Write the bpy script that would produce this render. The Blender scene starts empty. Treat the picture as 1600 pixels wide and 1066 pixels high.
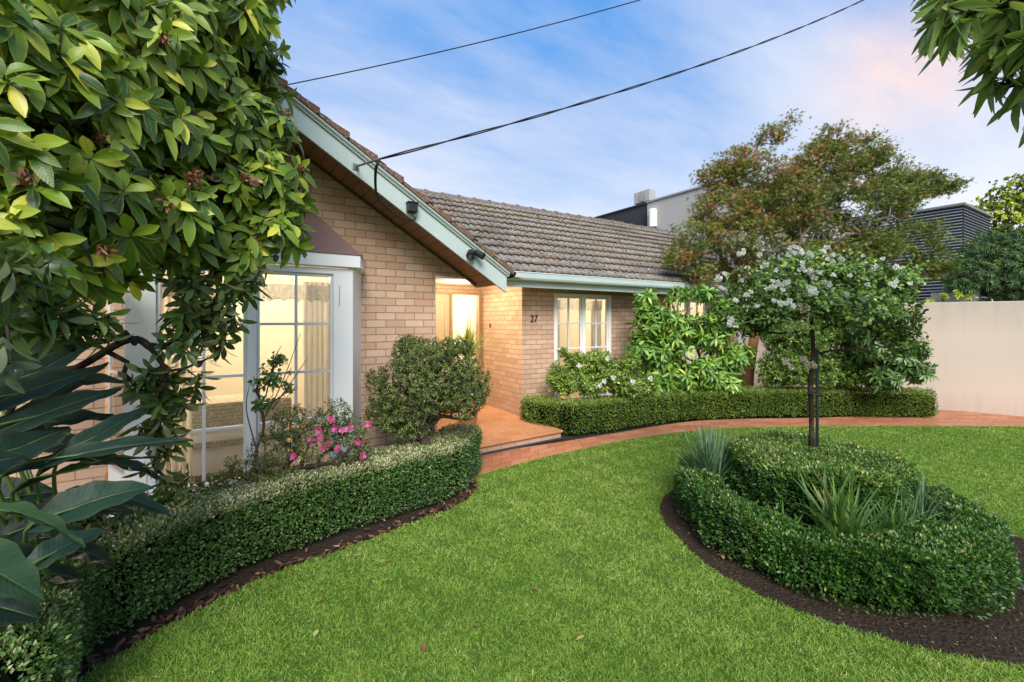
import bpy, math, random
import numpy as np
from mathutils import Vector
random.seed(7)
RNG = np.random.default_rng(11)
sc = bpy.context.scene
COL = sc.collection
PI = math.pi
rad = math.radians

POW = dict(porch=60, bay=170, wing=110, hall=110)
SUN_EL, SUN_ROT, SUN_ANG, SUN_E, SUN_COL = 42, 207, 34, 5.0, (1, .95, .87)
SKY_ST = .18
SKYC = dict(cloud=(6.9,6.4,6.0,1), cloud_warm=(6.6,6.3,6.1,1), zenith=(.58,2.1,5.0,1), horizon=(6.4,6.15,5.7,1), tint=(1.3,1.38,1.3,1), mixn=.9, glow=(8.0,5.0,3.4,1))
LEAF_GAIN = 1.6
# ---------------------------------------------------------------- survey of the site
# The site frame has X along the front of the house and Y into it.  EYE is where the photographer stood.
EYE = 1.80
FW = np.array([0.5314, 0.8471, 0.0]); RT = np.array([0.8471, -0.5314, 0.0])
FOC = 690.0
def at(px, py, d):                       # point seen in direction px,py at distance d
    return d*FW + (px-800)/FOC*d*RT + np.array([0, 0, EYE+(501-py)/FOC*d])
def gr(px, py, z=0.0):                   # the ground (or a level z) seen in that direction
    d = (EYE-z)*FOC/(py-501)
    p = at(px, py, d); p[2] = z
    return p
def fr(d, lat, z=0.0):
    p = d*FW + lat*RT; p[2] = z; return p
def depth_lat(P):
    return P[..., :2] @ FW[:2], P[..., :2] @ RT[:2]

# ---------------------------------------------------------------- objects
ORI = {}
def tag(o, label=None, cat=None, group=None, kind=None):
    if label: o['label'] = label
    if cat: o['category'] = cat
    if group: o['group'] = group
    if kind: o['kind'] = kind
    return o
def thing(name, loc, label, cat, group=None):
    o = bpy.data.objects.new(name, None); COL.objects.link(o)
    o.empty_display_size = .1
    o.location = [float(v) for v in loc]; ORI[o] = np.array(loc, float)
    return tag(o, label, cat, group)
def link_mesh(name, me, mat, parent=None):
    o = bpy.data.objects.new(name, me); COL.objects.link(o)
    if mat is not None and len(me.materials) == 0:
        for m in (mat if isinstance(mat, (list, tuple)) else [mat]): me.materials.append(m)
    if parent is not None:
        o.parent = parent
        ORI[o] = ORI[parent]
    return o
def mesh_np(name, V, faces_flat, sizes, mat, parent=None, attr=None, smooth=False, origin=None):
    """V (n,3); faces_flat loop vertex indices; sizes verts per face"""
    V = np.asarray(V, np.float32).reshape(-1, 3)
    off = ORI[parent] if parent is not None else (np.zeros(3) if origin is None else np.array(origin, float))
    V = (V-off).astype(np.float32)
    me = bpy.data.meshes.new(name)
    me.vertices.add(len(V)); me.vertices.foreach_set('co', V.ravel())
    ff = np.asarray(faces_flat, np.int32).ravel(); sz = np.asarray(sizes, np.int32).ravel()
    me.loops.add(len(ff)); me.loops.foreach_set('vertex_index', ff)
    me.polygons.add(len(sz))
    st = np.zeros(len(sz), np.int32); st[1:] = np.cumsum(sz)[:-1]
    me.polygons.foreach_set('loop_start', st); me.polygons.foreach_set('loop_total', sz)
    if smooth: me.polygons.foreach_set('use_smooth', np.ones(len(sz), bool))
    me.update(calc_edges=True)
    if attr is not None:
        a = me.attributes.new('leaf', 'FLOAT_VECTOR', 'POINT')
        a.data.foreach_set('vector', np.asarray(attr, np.float32).ravel())
    o = link_mesh(name, me, mat, parent)
    if parent is None:
        o.location = [float(v) for v in off]; ORI[o] = off
    return o

class MB:
    """collects boxes, prisms and tubes into one mesh"""
    def __init__(s): s.v = []; s.f = []; s.uv = None
    def add(s, vs, fs):
        b = len(s.v); s.v += [tuple(map(float, v)) for v in vs]; s.f += [tuple(b+i for i in f) for f in fs]; return s
    def box(s, x0, x1, y0, y1, z0, z1):
        return s.add([(x0,y0,z0),(x1,y0,z0),(x1,y1,z0),(x0,y1,z0),(x0,y0,z1),(x1,y0,z1),(x1,y1,z1),(x0,y1,z1)],
                     [(0,3,2,1),(4,5,6,7),(0,1,5,4),(1,2,6,5),(2,3,7,6),(3,0,4,7)])
    def obox(s, o, a, b, c):               # origin + three edge vectors (right-handed)
        o, a, b, c = map(lambda q: np.array(q, float), (o, a, b, c))
        if np.dot(np.cross(a, b), c) < 0: a, b = b, a
        return s.add([o, o+a, o+a+b, o+b, o+c, o+a+c, o+a+b+c, o+b+c],
                     [(0,3,2,1),(4,5,6,7),(0,1,5,4),(1,2,6,5),(2,3,7,6),(3,0,4,7)])
    def prism(s, pts, ext):                # planar polygon extruded by vector
        n = len(pts); P = [np.array(p, float) for p in pts]; e = np.array(ext, float)
        nn = np.zeros(3)
        for i in range(n): nn += np.cross(P[i], P[(i+1) % n])
        if np.dot(nn, e) > 0: P = P[::-1]
        return s.add(P+[p+e for p in P], [tuple(range(n)), tuple(range(2*n-1, n-1, -1))] +
                     [(i, n+i, n+(i+1) % n, (i+1) % n) for i in range(n)])
    def tube(s, pts, rs, n=8, caps=True):
        P = [np.array(p, float) for p in pts]
        if not hasattr(rs, '__len__'): rs = [rs]*len(P)
        b = len(s.v); up = None
        for i, p in enumerate(P):
            t = P[min(i+1, len(P)-1)]-P[max(i-1, 0)]; t /= np.linalg.norm(t)+1e-9
            if up is None: up = np.array([0, 0, 1.]) if abs(t[2]) < .9 else np.array([1., 0, 0])
            u = np.cross(t, up); u /= np.linalg.norm(u)+1e-9; w = np.cross(u, t); up = w
            for k in range(n):
                a = 2*PI*k/n
                s.v.append(tuple(p+rs[i]*(math.cos(a)*u+math.sin(a)*w)))
        for i in range(len(P)-1):
            for k in range(n):
                k2 = (k+1) % n
                s.f.append((b+i*n+k2, b+i*n+k, b+(i+1)*n+k, b+(i+1)*n+k2))
        if caps:
            s.f.append(tuple(b+k for k in range(n))); s.f.append(tuple(b+(len(P)-1)*n+k for k in range(n-1, -1, -1)))
        return s
    def lathe(s, c, prof, n=24, axis=(0,0,1)):   # prof: (r, h)
        ax = np.array(axis, float); ax /= np.linalg.norm(ax)
        u = np.cross(ax, [0,1,0] if abs(ax[1]) < .9 else [1,0,0]); u /= np.linalg.norm(u); w = np.cross(ax, u)
        b = len(s.v); c = np.array(c, float)
        for r, h in prof:
            for k in range(n):
                a = 2*PI*k/n; s.v.append(tuple(c+ax*h+r*(math.cos(a)*u+math.sin(a)*w)))
        for i in range(len(prof)-1):
            for k in range(n):
                k2 = (k+1) % n
                s.f.append((b+i*n+k, b+i*n+k2, b+(i+1)*n+k2, b+(i+1)*n+k))
        s.f.append(tuple(b+k for k in range(n-1, -1, -1))); s.f.append(tuple(b+(len(prof)-1)*n+k for k in range(n)))
        return s
    def build(s, name, mat, parent=None, bevel=0, smooth=False, origin=None):
        off = ORI[parent] if parent is not None else (np.zeros(3) if origin is None else np.array(origin, float))
        me = bpy.data.meshes.new(name)
        me.from_pydata([tuple(np.array(v)-off) for v in s.v], [], s.f); me.update()
        if smooth: me.polygons.foreach_set('use_smooth', [True]*len(me.polygons))
        o = link_mesh(name, me, mat, parent)
        if parent is None: o.location = [float(q) for q in off]; ORI[o] = off
        if bevel:
            m = o.modifiers.new('bevel', 'BEVEL'); m.width = bevel; m.segments = 2; m.limit_method = 'ANGLE'; m.angle_limit = rad(40)
        return o

def catmull(pts, n=10):
    P = [np.array(p, float) for p in pts]; P = [2*P[0]-P[1]]+P+[2*P[-1]-P[-2]]
    out = []
    for i in range(1, len(P)-2):
        a, b, c, d = P[i-1], P[i], P[i+1], P[i+2]
        for k in range(n):
            t = k/n
            out.append(.5*((2*b)+(-a+c)*t+(2*a-5*b+4*c-d)*t*t+(-a+3*b-3*c+d)*t**3))
    out.append(P[-2]); return np.array(out)

def lump(P, f=1.0, seed=0):              # smooth pseudo noise in about -1..1
    x, y, z = P[..., 0]*f, P[..., 1]*f, P[..., 2]*f; s = seed
    return (np.sin(2.1*x+1.3*y+s)+np.sin(1.7*y-2.3*z+2*s)+np.sin(2.9*z+1.9*x+3*s)+np.sin(3.7*x-3.1*y+2.2*z+s)*.6)/3.2

# ---------------------------------------------------------------- materials
def srgb(r, g, b):
    f = lambda c: (c/255/12.92) if c/255 <= .04045 else ((c/255+.055)/1.055)**2.4
    return (f(r), f(g), f(b), 1)
class NT:
    def __init__(s, name):
        s.m = bpy.data.materials.new(name); s.m.use_nodes = True; s.t = s.m.node_tree; s.t.nodes.clear()
        s.out = s.n('ShaderNodeOutputMaterial')
    def n(s, ty, **kw):
        nd = s.t.nodes.new(ty)
        for k, v in kw.items():
            if k.startswith('i_'):
                key = k[2:]; key = int(key) if key.isdigit() else key.replace('_', ' ')
                s.set(nd, key, v)
            else: setattr(nd, k, v)
        return nd
    def set(s, nd, key, v):
        if isinstance(v, bpy.types.NodeSocket): s.t.links.new(v, nd.inputs[key])
        elif isinstance(v, bpy.types.Node): s.t.links.new(v.outputs[0], nd.inputs[key])
        else: nd.inputs[key].default_value = v
    def link(s, a, b): s.t.links.new(a, b)
    def math(s, op, a, b=0, c=None, clamp=False):
        nd = s.n('ShaderNodeMath', operation=op, use_clamp=clamp); s.set(nd, 0, a); s.set(nd, 1, b)
        if c is not None: s.set(nd, 2, c)
        return nd.outputs[0]
    def mix(s, f, a, b, mode='MIX'):
        nd = s.n('ShaderNodeMix', data_type='RGBA', blend_type=mode); s.set(nd, 0, f); s.set(nd, 6, a); s.set(nd, 7, b)
        return nd.outputs[2]
    def ramp(s, f, stops, interp='LINEAR'):
        nd = s.n('ShaderNodeValToRGB'); nd.color_ramp.interpolation = interp; s.set(nd, 0, f)
        e = nd.color_ramp.elements
        while len(e) < len(stops): e.new(.5)
        for q, (p, c) in zip(e, stops): q.position = p; q.color = c
        return nd.outputs[0]
    def noise(s, scale, vec=None, detail=4, rough=.55, out=0):
        nd = s.n('ShaderNodeTexNoise'); nd.inputs['Scale'].default_value = scale; nd.inputs['Detail'].default_value = detail
        nd.inputs['Roughness'].default_value = rough
        if vec is not None: s.set(nd, 'Vector', vec)
        return nd.outputs[out]
    def pos(s): return s.n('ShaderNodeNewGeometry').outputs['Position']
    def bump(s, h, strength=.3, dist=.01, nrm=None):
        nd = s.n('ShaderNodeBump'); s.set(nd, 'Height', h); nd.inputs['Strength'].default_value = strength
        nd.inputs['Distance'].default_value = dist
        if nrm is not None: s.set(nd, 'Normal', nrm)
        return nd.outputs[0]
    def pbr(s, col, rough=.6, nrm=None, spec=.4, metal=0, **kw):
        p = s.n('ShaderNodeBsdfPrincipled'); s.set(p, 'Base Color', col); s.set(p, 'Roughness', rough)
        p.inputs['Specular IOR Level'].default_value = spec; p.inputs['Metallic'].default_value = metal
        if nrm is not None: s.set(p, 'Normal', nrm)
        for k, v in kw.items(): s.set(p, k, v)
        return p.outputs[0]
    def done(s, sh): s.link(sh, s.out.inputs[0]); return s.m
def C(r, g, b): return (r, g, b, 1)

def paint(name, col, rough=.45, dirt=.25, scale=3, spec=.4, bump=.15):
    k = NT(name); P = k.pos()
    n1 = k.noise(scale, P, 6, .65); n2 = k.noise(60, P, 3)
    d = k.math('MULTIPLY', k.math('SUBTRACT', n1, .35, clamp=True), dirt*2.2, clamp=True)
    c = k.mix(d, col, C(col[0]*.62, col[1]*.58, col[2]*.5))
    return k.done(k.pbr(c, k.math('MULTIPLY_ADD', n1, .3, rough-.1), k.bump(n2, bump, .003), spec))

def brick_mat(name, axis, c1, c2, mortar, yoff=0.0):
    k = NT(name); P = k.pos()
    sep = k.n('ShaderNodeSeparateXYZ'); k.set(sep, 0, P)
    cmb = k.n('ShaderNodeCombineXYZ'); k.link(sep.outputs[axis], cmb.inputs[0])
    k.set(cmb, 1, k.math('ADD', sep.outputs[2], yoff))
    b = k.n('ShaderNodeTexBrick', offset=.5, squash=1); k.set(b, 'Vector', cmb.outputs[0])
    for key, v in (('Scale', 1), ('Mortar Size', .0048), ('Mortar Smooth', .25), ('Bias', 0), ('Brick Width', .232), ('Row Height', .086),
                   ('Color1', C(0,0,0)), ('Color2', C(1,1,1)), ('Mortar', C(.5,.5,.5))): b.inputs[key].default_value = v
    wn = k.noise(2.2, P, 5, .6); fine = k.noise(120, P, 4, .7); mid = k.noise(18, P, 4, .6)
    col = k.ramp(b.outputs['Color'], [(0, c1), (.45, C(*[(a*.5+q*.5) for a, q in zip(c1[:3], c2[:3])])), (1, c2)])
    col = k.mix(k.math('MULTIPLY', mid, .35), col, C(c1[0]*.7, c1[1]*.62, c1[2]*.55))
    col = k.mix(k.math('MULTIPLY', k.math('SUBTRACT', wn, .42, clamp=True), .9, clamp=True), col, C(c2[0]*.66, c2[1]*.62, c2[2]*.62))
    # moisture and dirt at the foot of the wall
    foot = k.math('MULTIPLY', k.math('SUBTRACT', 1.0, k.math('MULTIPLY', sep.outputs[2], 1.1), clamp=True), .45)
    col = k.mix(foot, col, C(c1[0]*.5, c1[1]*.48, c1[2]*.5))
    col = k.mix(b.outputs['Fac'], col, mortar)
    h = k.math('ADD', k.math('MULTIPLY', k.math('SUBTRACT', 1, b.outputs['Fac']), 1.0), k.math('MULTIPLY', fine, .16))
    return k.done(k.pbr(col, .85, k.bump(h, .9, .008), .2))

M = {}
M['brick_x'] = brick_mat('brick_front', 0, C(.59,.375,.245), C(.75,.53,.38), C(.34,.215,.15))
M['brick_y'] = brick_mat('brick_side', 1, C(.59,.375,.245), C(.75,.53,.38), C(.34,.215,.15))
M['white'] = paint('white_paint', C(.90,.89,.86), .4, .16)
M['sash'] = paint('white_sash_paint', C(.76,.76,.75), .35, .12)
M['green'] = paint('pale_green_paint', C(.49,.585,.56), .45, .4, 2.5)
M['green_dark'] = paint('weathered_green_paint', C(.20,.30,.25), .5, .5, 2.5)
M['black'] = paint('black_plastic', C(.018,.017,.018), .4, .1)
M['cable'] = paint('cable_black', C(.012,.012,.012), .5, .1)
M['steel'] = paint('dull_steel', C(.20,.20,.20), .4, .3)
M['bronze'] = paint('bronze', C(.05,.035,.025), .4, .3)
M['door'] = paint('cream_door_paint', C(.62,.50,.33), .4, .12)
M['ceil'] = paint('cream_ceiling', C(.70,.62,.48), .6, .1)
M['charcoal'] = paint('charcoal_render', C(.035,.037,.043), .7, .3)
M['beige'] = paint('pale_render', C(.42,.41,.40), .8, .25, .7)
M['brown_metal'] = paint('brown_metal', C(.22,.135,.12), .42, .45, 2.2, .5)
M['grey_box'] = paint('grey_panel', C(.32,.34,.36), .6, .3)
M['wood'] = paint('pale_wood', C(.45,.30,.16), .5, .3)

k = NT('soffit_boards'); P = k.pos(); sep = k.n('ShaderNodeSeparateXYZ'); k.set(sep, 0, P)
w = k.math('FRACT', k.math('MULTIPLY', sep.outputs[0], 9.0)); line = k.math('LESS_THAN', w, .07)
n1 = k.noise(4, P, 5); n2 = k.noise(30, P, 4)
c = k.mix(n1, C(.26,.13,.07), C(.42,.235,.135)); c = k.mix(k.math('MULTIPLY', line, .8), c, C(.03,.015,.01))
M['soffit'] = k.done(k.pbr(c, .55, k.bump(k.math('SUBTRACT', n2, line), .4, .004), .35))

k = NT('rendered_wall'); P = k.pos(); sep = k.n('ShaderNodeSeparateXYZ'); k.set(sep, 0, P)
mp = k.n('ShaderNodeMapping'); k.set(mp, 0, P); mp.inputs['Scale'].default_value = (5, 5, .5)
streak = k.noise(1.6, mp.outputs[0], 6, .6); n1 = k.noise(.9, P, 5); n2 = k.noise(140, P, 3)
c = k.mix(n1, C(.56,.465,.375), C(.66,.56,.46))
hi = k.math('MULTIPLY', k.math('SUBTRACT', sep.outputs[2], 1.55, clamp=True), .95, clamp=True)
c = k.mix(k.math('MULTIPLY', hi, k.math('MULTIPLY', streak, 1.3)), c, C(.33,.28,.24))
c = k.mix(k.math('MULTIPLY', k.math('SUBTRACT', .45, sep.outputs[2], clamp=True), k.math('MULTIPLY', streak, 1.6), clamp=True), c, C(.40,.32,.25))
c = k.mix(k.math('MULTIPLY', k.math('SUBTRACT', streak, .5, clamp=True), 1.0), c, C(.44,.37,.30))
M['render'] = k.done(k.pbr(c, .85, k.bump(k.math('MULTIPLY_ADD', n1, 3, n2), .25, .004), .2))

def tile_floor(name, w, h, c1, c2, grout, use_uv=False, offset=0.0, mort=.0045):
    k = NT(name)
    vec = k.n('ShaderNodeTexCoord').outputs['UV'] if use_uv else k.pos()
    P = k.pos()
    b = k.n('ShaderNodeTexBrick', offset=offset, squash=1); k.set(b, 'Vector', vec)
    for key, v in (('Scale', 1), ('Mortar Size', mort), ('Mortar Smooth', .3), ('Bias', 0), ('Brick Width', w), ('Row Height', h),
                   ('Color1', C(0,0,0)), ('Color2', C(1,1,1)), ('Mortar', C(.5,.5,.5))): b.inputs[key].default_value = v
    n1 = k.noise(1.3, P, 6, .65); n2 = k.noise(14, P, 5, .7); n3 = k.noise(200, P, 2)
    c = k.mix(b.outputs['Color'], c1, c2)
    c = k.mix(k.math('MULTIPLY', k.math('SUBTRACT', n2, .35, clamp=True), .9), c, C(c1[0]*.55, c1[1]*.5, c1[2]*.5))
    c = k.mix(k.math('MULTIPLY', k.math('SUBTRACT', n1, .45, clamp=True), 1.5, clamp=True), c, C(c2[0]*.62, c2[1]*.62, c2[2]*.75))
    sp = k.math('GREATER_THAN', k.noise(70, P, 2), .68)
    c = k.mix(k.math('MULTIPLY', sp, .35), c, C(.08,.05,.035))
    c = k.mix(b.outputs['Fac'], c, grout)
    h_ = k.math('ADD', k.math('SUBTRACT', 1, b.outputs['Fac']), k.math('MULTIPLY', n3, .2))
    return k.done(k.pbr(c, k.math('MULTIPLY_ADD', n2, .35, .38), k.bump(h_, .5, .004), .35))
M['porch_tile'] = tile_floor('porch_terracotta', .30, .30, C(.48,.20,.085), C(.60,.28,.13), C(.50,.34,.22))
M['path_tile'] = tile_floor('path_terracotta', .30, .20, C(.42,.15,.07), C(.60,.26,.13), C(.22,.105,.065), True, .5, .006)
M['step_brick'] = tile_floor('step_brick', .23, .30, C(.40,.20,.12), C(.46,.25,.16), C(.06,.05,.05))

k = NT('soil'); P = k.pos()
n1 = k.noise(3, P, 6, .6); n2 = k.noise(28, P, 6, .75); v = k.n('ShaderNodeTexVoronoi'); v.inputs['Scale'].default_value = 45; k.set(v, 'Vector', P)
c = k.mix(n2, C(.012,.009,.006), C(.06,.042,.028)); c = k.mix(k.math('MULTIPLY', n1, .4), c, C(.12,.085,.055))
M['soil'] = k.done(k.pbr(c, .95, k.bump(k.math('ADD', n2, k.math('MULTIPLY', v.outputs['Distance'], .7)), 1, .03), .15))
k = NT('far_ground'); P = k.pos(); n1 = k.noise(.5, P, 6)
M['ground'] = k.done(k.pbr(k.mix(n1, C(.05,.045,.03), C(.06,.085,.03)), .95, k.bump(n1, .3, .05), .1))
k = NT('thatch'); P = k.pos(); n1 = k.noise(40, P, 6, .75); n2 = k.noise(1.3, P, 4)
c = k.mix(n1, C(.035,.075,.010), C(.10,.19,.025)); c = k.mix(k.math('MULTIPLY', n2, .3), c, C(.16,.17,.05))
M['thatch'] = k.done(k.pbr(c, .95, k.bump(n1, .8, .02), .1))

# roof tiles with lichen
def roof_mat(name, base, lich, moss):
    k = NT(name); P = k.pos()
    a = k.n('ShaderNodeAttribute', attribute_name='leaf'); sp = k.n('ShaderNodeSeparateXYZ'); k.set(sp, 0, a.outputs['Vector'])
    n1 = k.noise(1.4, P, 5, .6); n2 = k.noise(22, P, 6, .8); n3 = k.noise(60, P, 5, .8); n4 = k.noise(9, P, 5, .7)
    c = k.mix(sp.outputs[0], base, C(base[0]*1.5, base[1]*1.45, base[2]*1.45))
    c = k.mix(k.math('MULTIPLY', k.math('GREATER_THAN', n3, .5), .75), c, lich)
    c = k.mix(k.math('MULTIPLY', k.math('GREATER_THAN', n2, .57), .7), c, C(.045,.035,.035))
    c = k.mix(k.math('MULTIPLY', k.math('GREATER_THAN', k.noise(34, P, 5, .8), .56), .6), c, C(.46,.43,.38))
    edge = k.math('MULTIPLY', k.math('GREATER_THAN', k.math('ADD', sp.outputs[1], k.math('MULTIPLY', n4, .5)), 1.0), .8)
    c = k.mix(edge, c, moss)
    c = k.mix(k.math('MULTIPLY', k.math('SUBTRACT', n1, .46, clamp=True), 2.6, clamp=True), c, C(.20,.14,.075))
    c = k.mix(k.math('MULTIPLY', k.math('SUBTRACT', k.noise(.9, P, 4), .5, clamp=True), 2.2, clamp=True), c, C(.09,.085,.08))
    c = k.mix(k.math('MULTIPLY', k.math('GREATER_THAN', sp.outputs[1], 1.12), .9), c, C(.02,.016,.014))  # risers painted near black as the shadow under each course
    return k.done(k.pbr(c, .95, k.bump(k.math('ADD', n3, n2), .8, .012), .12))
M['roof'] = roof_mat('lichen_roof_tile', C(.155,.135,.125), C(.42,.39,.35), C(.17,.13,.08))
M['ridge'] = roof_mat('ridge_tile', C(.12,.085,.07), C(.30,.27,.24), C(.14,.11,.04))
M['verge'] = roof_mat('brown_verge_tile', C(.17,.075,.055), C(.26,.16,.12), C(.14,.09,.04))

k = NT('window_glass'); fz = k.n('ShaderNodeFresnel'); fz.inputs[0].default_value = 1.45
tr = k.n('ShaderNodeBsdfTransparent'); tr.inputs[0].default_value = C(.96,.97,.96); gl = k.n('ShaderNodeBsdfGlossy'); gl.inputs['Roughness'].default_value = .03
mx = k.n('ShaderNodeMixShader'); k.set(mx, 0, k.math('MULTIPLY', fz.outputs[0], 1.9, clamp=True)); k.link(tr.outputs[0], mx.inputs[1]); k.link(gl.outputs[0], mx.inputs[2])
M['glass'] = k.done(mx.outputs[0])

def cloth(name, col, trans=.5, folds=0, lace=False, axis=0):
    k = NT(name); P = k.pos(); sep = k.n('ShaderNodeSeparateXYZ'); k.set(sep, 0, P)
    wv = k.noise(300, P, 2)
    d = k.n('ShaderNodeBsdfDiffuse'); k.set(d, 0, col); t = k.n('ShaderNodeBsdfTranslucent'); k.set(t, 0, col)
    k.set(d, 'Normal', k.bump(wv, .3, .002))
    mx = k.n('ShaderNodeMixShader'); mx.inputs[0].default_value = trans; k.link(d.outputs[0], mx.inputs[1]); k.link(t.outputs[0], mx.inputs[2])
    sh = mx.outputs[0]
    if lace:
        v = k.n('ShaderNodeTexVoronoi'); v.inputs['Scale'].default_value = 55; k.set(v, 'Vector', P)
        n = k.noise(24, P, 3)
        hole = k.math('MULTIPLY', k.math('LESS_THAN', v.outputs['Distance'], .33), k.math('GREATER_THAN', n, .46))
        tr = k.n('ShaderNodeBsdfTransparent'); m2 = k.n('ShaderNodeMixShader'); k.set(m2, 0, k.math('MULTIPLY', hole, .85))
        k.link(sh, m2.inputs[1]); k.link(tr.outputs[0], m2.inputs[2]); sh = m2.outputs[0]
    return k.done(sh)
M['curtain'] = cloth('beige_curtain', C(.72,.69,.64), .35)
M['sheer'] = cloth('sheer_cream', C(.82,.78,.70), .6)
M['lace'] = cloth('lace', C(.80,.76,.68), .4, lace=True)
M['room'] = paint('cream_room_wall', C(.84,.79,.68), .7, .08, 1.2)
M['room_floor'] = paint('room_floor', C(.42,.30,.17), .5, .2, 1.2)

def emis(name, col, st):
    k = NT(name); e = k.n('ShaderNodeEmission'); k.set(e, 0, col); e.inputs[1].default_value = st; return k.done(e.outputs[0])
M['lamp_glow'] = emis('lamp_glow', C(1,.80,.50), 12)

def leaf_mat(name, stops, vein=None, edge=None, rough=.4, trans=.3, spec=.45, veinw=.10, under=None):
    """stops: ramp of colours over each leaf's random value"""
    G_ = LEAF_GAIN; stops = [(p, (min(.9, c[0]*G_), min(.9, c[1]*G_), min(.9, c[2]*G_), 1)) if 'petal' not in name and 'paddle' not in name and 'dead' not in name and 'mulch' not in name and 'moss' not in name and 'fallen' not in name else (p, c) for p, c in stops]
    k = NT(name)
    a = k.n('ShaderNodeAttribute', attribute_name='leaf'); sp = k.n('ShaderNodeSeparateXYZ'); k.set(sp, 0, a.outputs['Vector'])
    c = k.ramp(sp.outputs[0], stops)
    P = k.pos(); nz = k.noise(35, P, 4)
    c = k.mix(k.math('MULTIPLY', nz, .35), c, C(.0, .0, .0)) if False else c
    au = k.math('ABSOLUTE', sp.outputs[1])
    nrm = None
    if edge is not None:
        e = k.math('MULTIPLY', k.math('SUBTRACT', k.math('ADD', au, k.math('MULTIPLY', nz, .5)), .95, clamp=True), 2.4, clamp=True)
        c = k.mix(k.math('MULTIPLY', e, edge[1]), c, edge[0])
    if vein is not None:
        v = k.math('SUBTRACT', 1, k.math('DIVIDE', au, veinw), clamp=True)
        c = k.mix(k.math('MULTIPLY', v, .8), c, vein)
        w = k.math('SINE', k.math('MULTIPLY', k.math('SUBTRACT', sp.outputs[2], k.math('MULTIPLY', au, .12)), 110))
        nrm = k.bump(k.math('ADD', k.math('MULTIPLY', w, .25), k.math('MULTIPLY', au, 1)), .35, .002)
    if under is not None:
        bf = k.n('ShaderNodeNewGeometry').outputs['Backfacing']
        c = k.mix(bf, c, under)
    r = k.math('MULTIPLY_ADD', nz, .25, rough-.1)
    p = k.n('ShaderNodeBsdfPrincipled'); k.set(p, 'Base Color', c); k.set(p, 'Roughness', r); p.inputs['Specular IOR Level'].default_value = spec
    if nrm is not None: k.set(p, 'Normal', nrm)
    t = k.n('ShaderNodeBsdfTranslucent'); k.set(t, 0, k.mix(.45, c, C(.30,.42,.03), 'MIX'))
    mx = k.n('ShaderNodeMixShader'); mx.inputs[0].default_value = trans; k.link(p.outputs[0], mx.inputs[1]); k.link(t.outputs[0], mx.inputs[2])
    return k.done(mx.outputs[0])

def bark_mat(name, c1, c2, sc_=20):
    k = NT(name); P = k.pos(); mp = k.n('ShaderNodeMapping'); k.set(mp, 0, P); mp.inputs['Scale'].default_value = (1, 1, .3)
    n1 = k.noise(sc_, mp.outputs[0], 6, .7); n2 = k.noise(6, P, 4)
    c = k.mix(n1, c1, c2); c = k.mix(k.math('MULTIPLY', k.math('SUBTRACT', n2, .5, clamp=True), 1.5, clamp=True), c, C(.16,.16,.13))
    return k.done(k.pbr(c, .9, k.bump(n1, .9, .01), .15))
M['bark'] = bark_mat('grey_brown_bark', C(.04,.028,.02), C(.15,.11,.085))
M['bark_dark'] = bark_mat('dark_bark', C(.012,.009,.007), C(.05,.035,.025), 30)
M['bark_pale'] = bark_mat('pale_bark', C(.14,.105,.085), C(.33,.27,.23), 25)
M['bark_warm_lit'] = bark_mat('warm_lit_bark', C(.12,.05,.02), C(.33,.16,.07))  # maple trunk: warm window light put into the bark colour

# ---------------------------------------------------------------- leaves
def norm(a): return a/(np.linalg.norm(a, axis=-1, keepdims=True)+1e-9)
T_SMALL = (np.array([[0,0,0,0],[.5,.5,0,.25],[0,1,0,0],[-.5,.5,0,.25]]), [(0,1,2),(0,2,3)])
T_TINY = T_SMALL
def blade_t(n=5, prof=None, droop=.0, fold=.15, cup=.0):
    V = []; F = []
    ys = np.linspace(0, 1, n)
    for i, y in enumerate(ys):
        w = prof(y); z = -droop*y*y
        V += [[-w, y, z, fold*w], [0, y, z, 0], [w, y, z, fold*w]]
    for i in range(n-1):
        a = 3*i; F += [(a, a+1, a+4, a+3), (a+1, a+2, a+5, a+4)]
    return np.array(V), F
ELL = lambda y: .5*max(.03, math.sin(PI*min(1, y*.96+.02)))**.75
OBO = lambda y: .5*max(.04, math.sin(PI*(y**1.35*.97+.015)))**.8
T_LEAF = blade_t(6, ELL, .18, .25)
T_OBO = blade_t(6, OBO, .28, .22)
T_FLAT = blade_t(4, ELL, .1, .2)
T_STRAP = blade_t(7, lambda y: .5*(1-y**3)*min(1, .5+y*3)+.01, 0, .35)
def lobe(angs):
    V = [[0,0,0]]; F = []
    for a, l in angs:
        ca, sa = math.cos(a), math.sin(a); b = len(V)
        V += [[-.11*ca+.45*l*sa, .11*sa+.45*l*ca, .04], [l*sa, l*ca, -.08], [.11*ca+.45*l*sa, -.11*sa+.45*l*ca, .04]]
        F += [(0, b+2, b+1, b)]
    return np.array(V), F
T_MAPLE = lobe([(0,1),(.75,.85),(-.75,.85),(1.5,.55),(-1.5,.55)])

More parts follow.
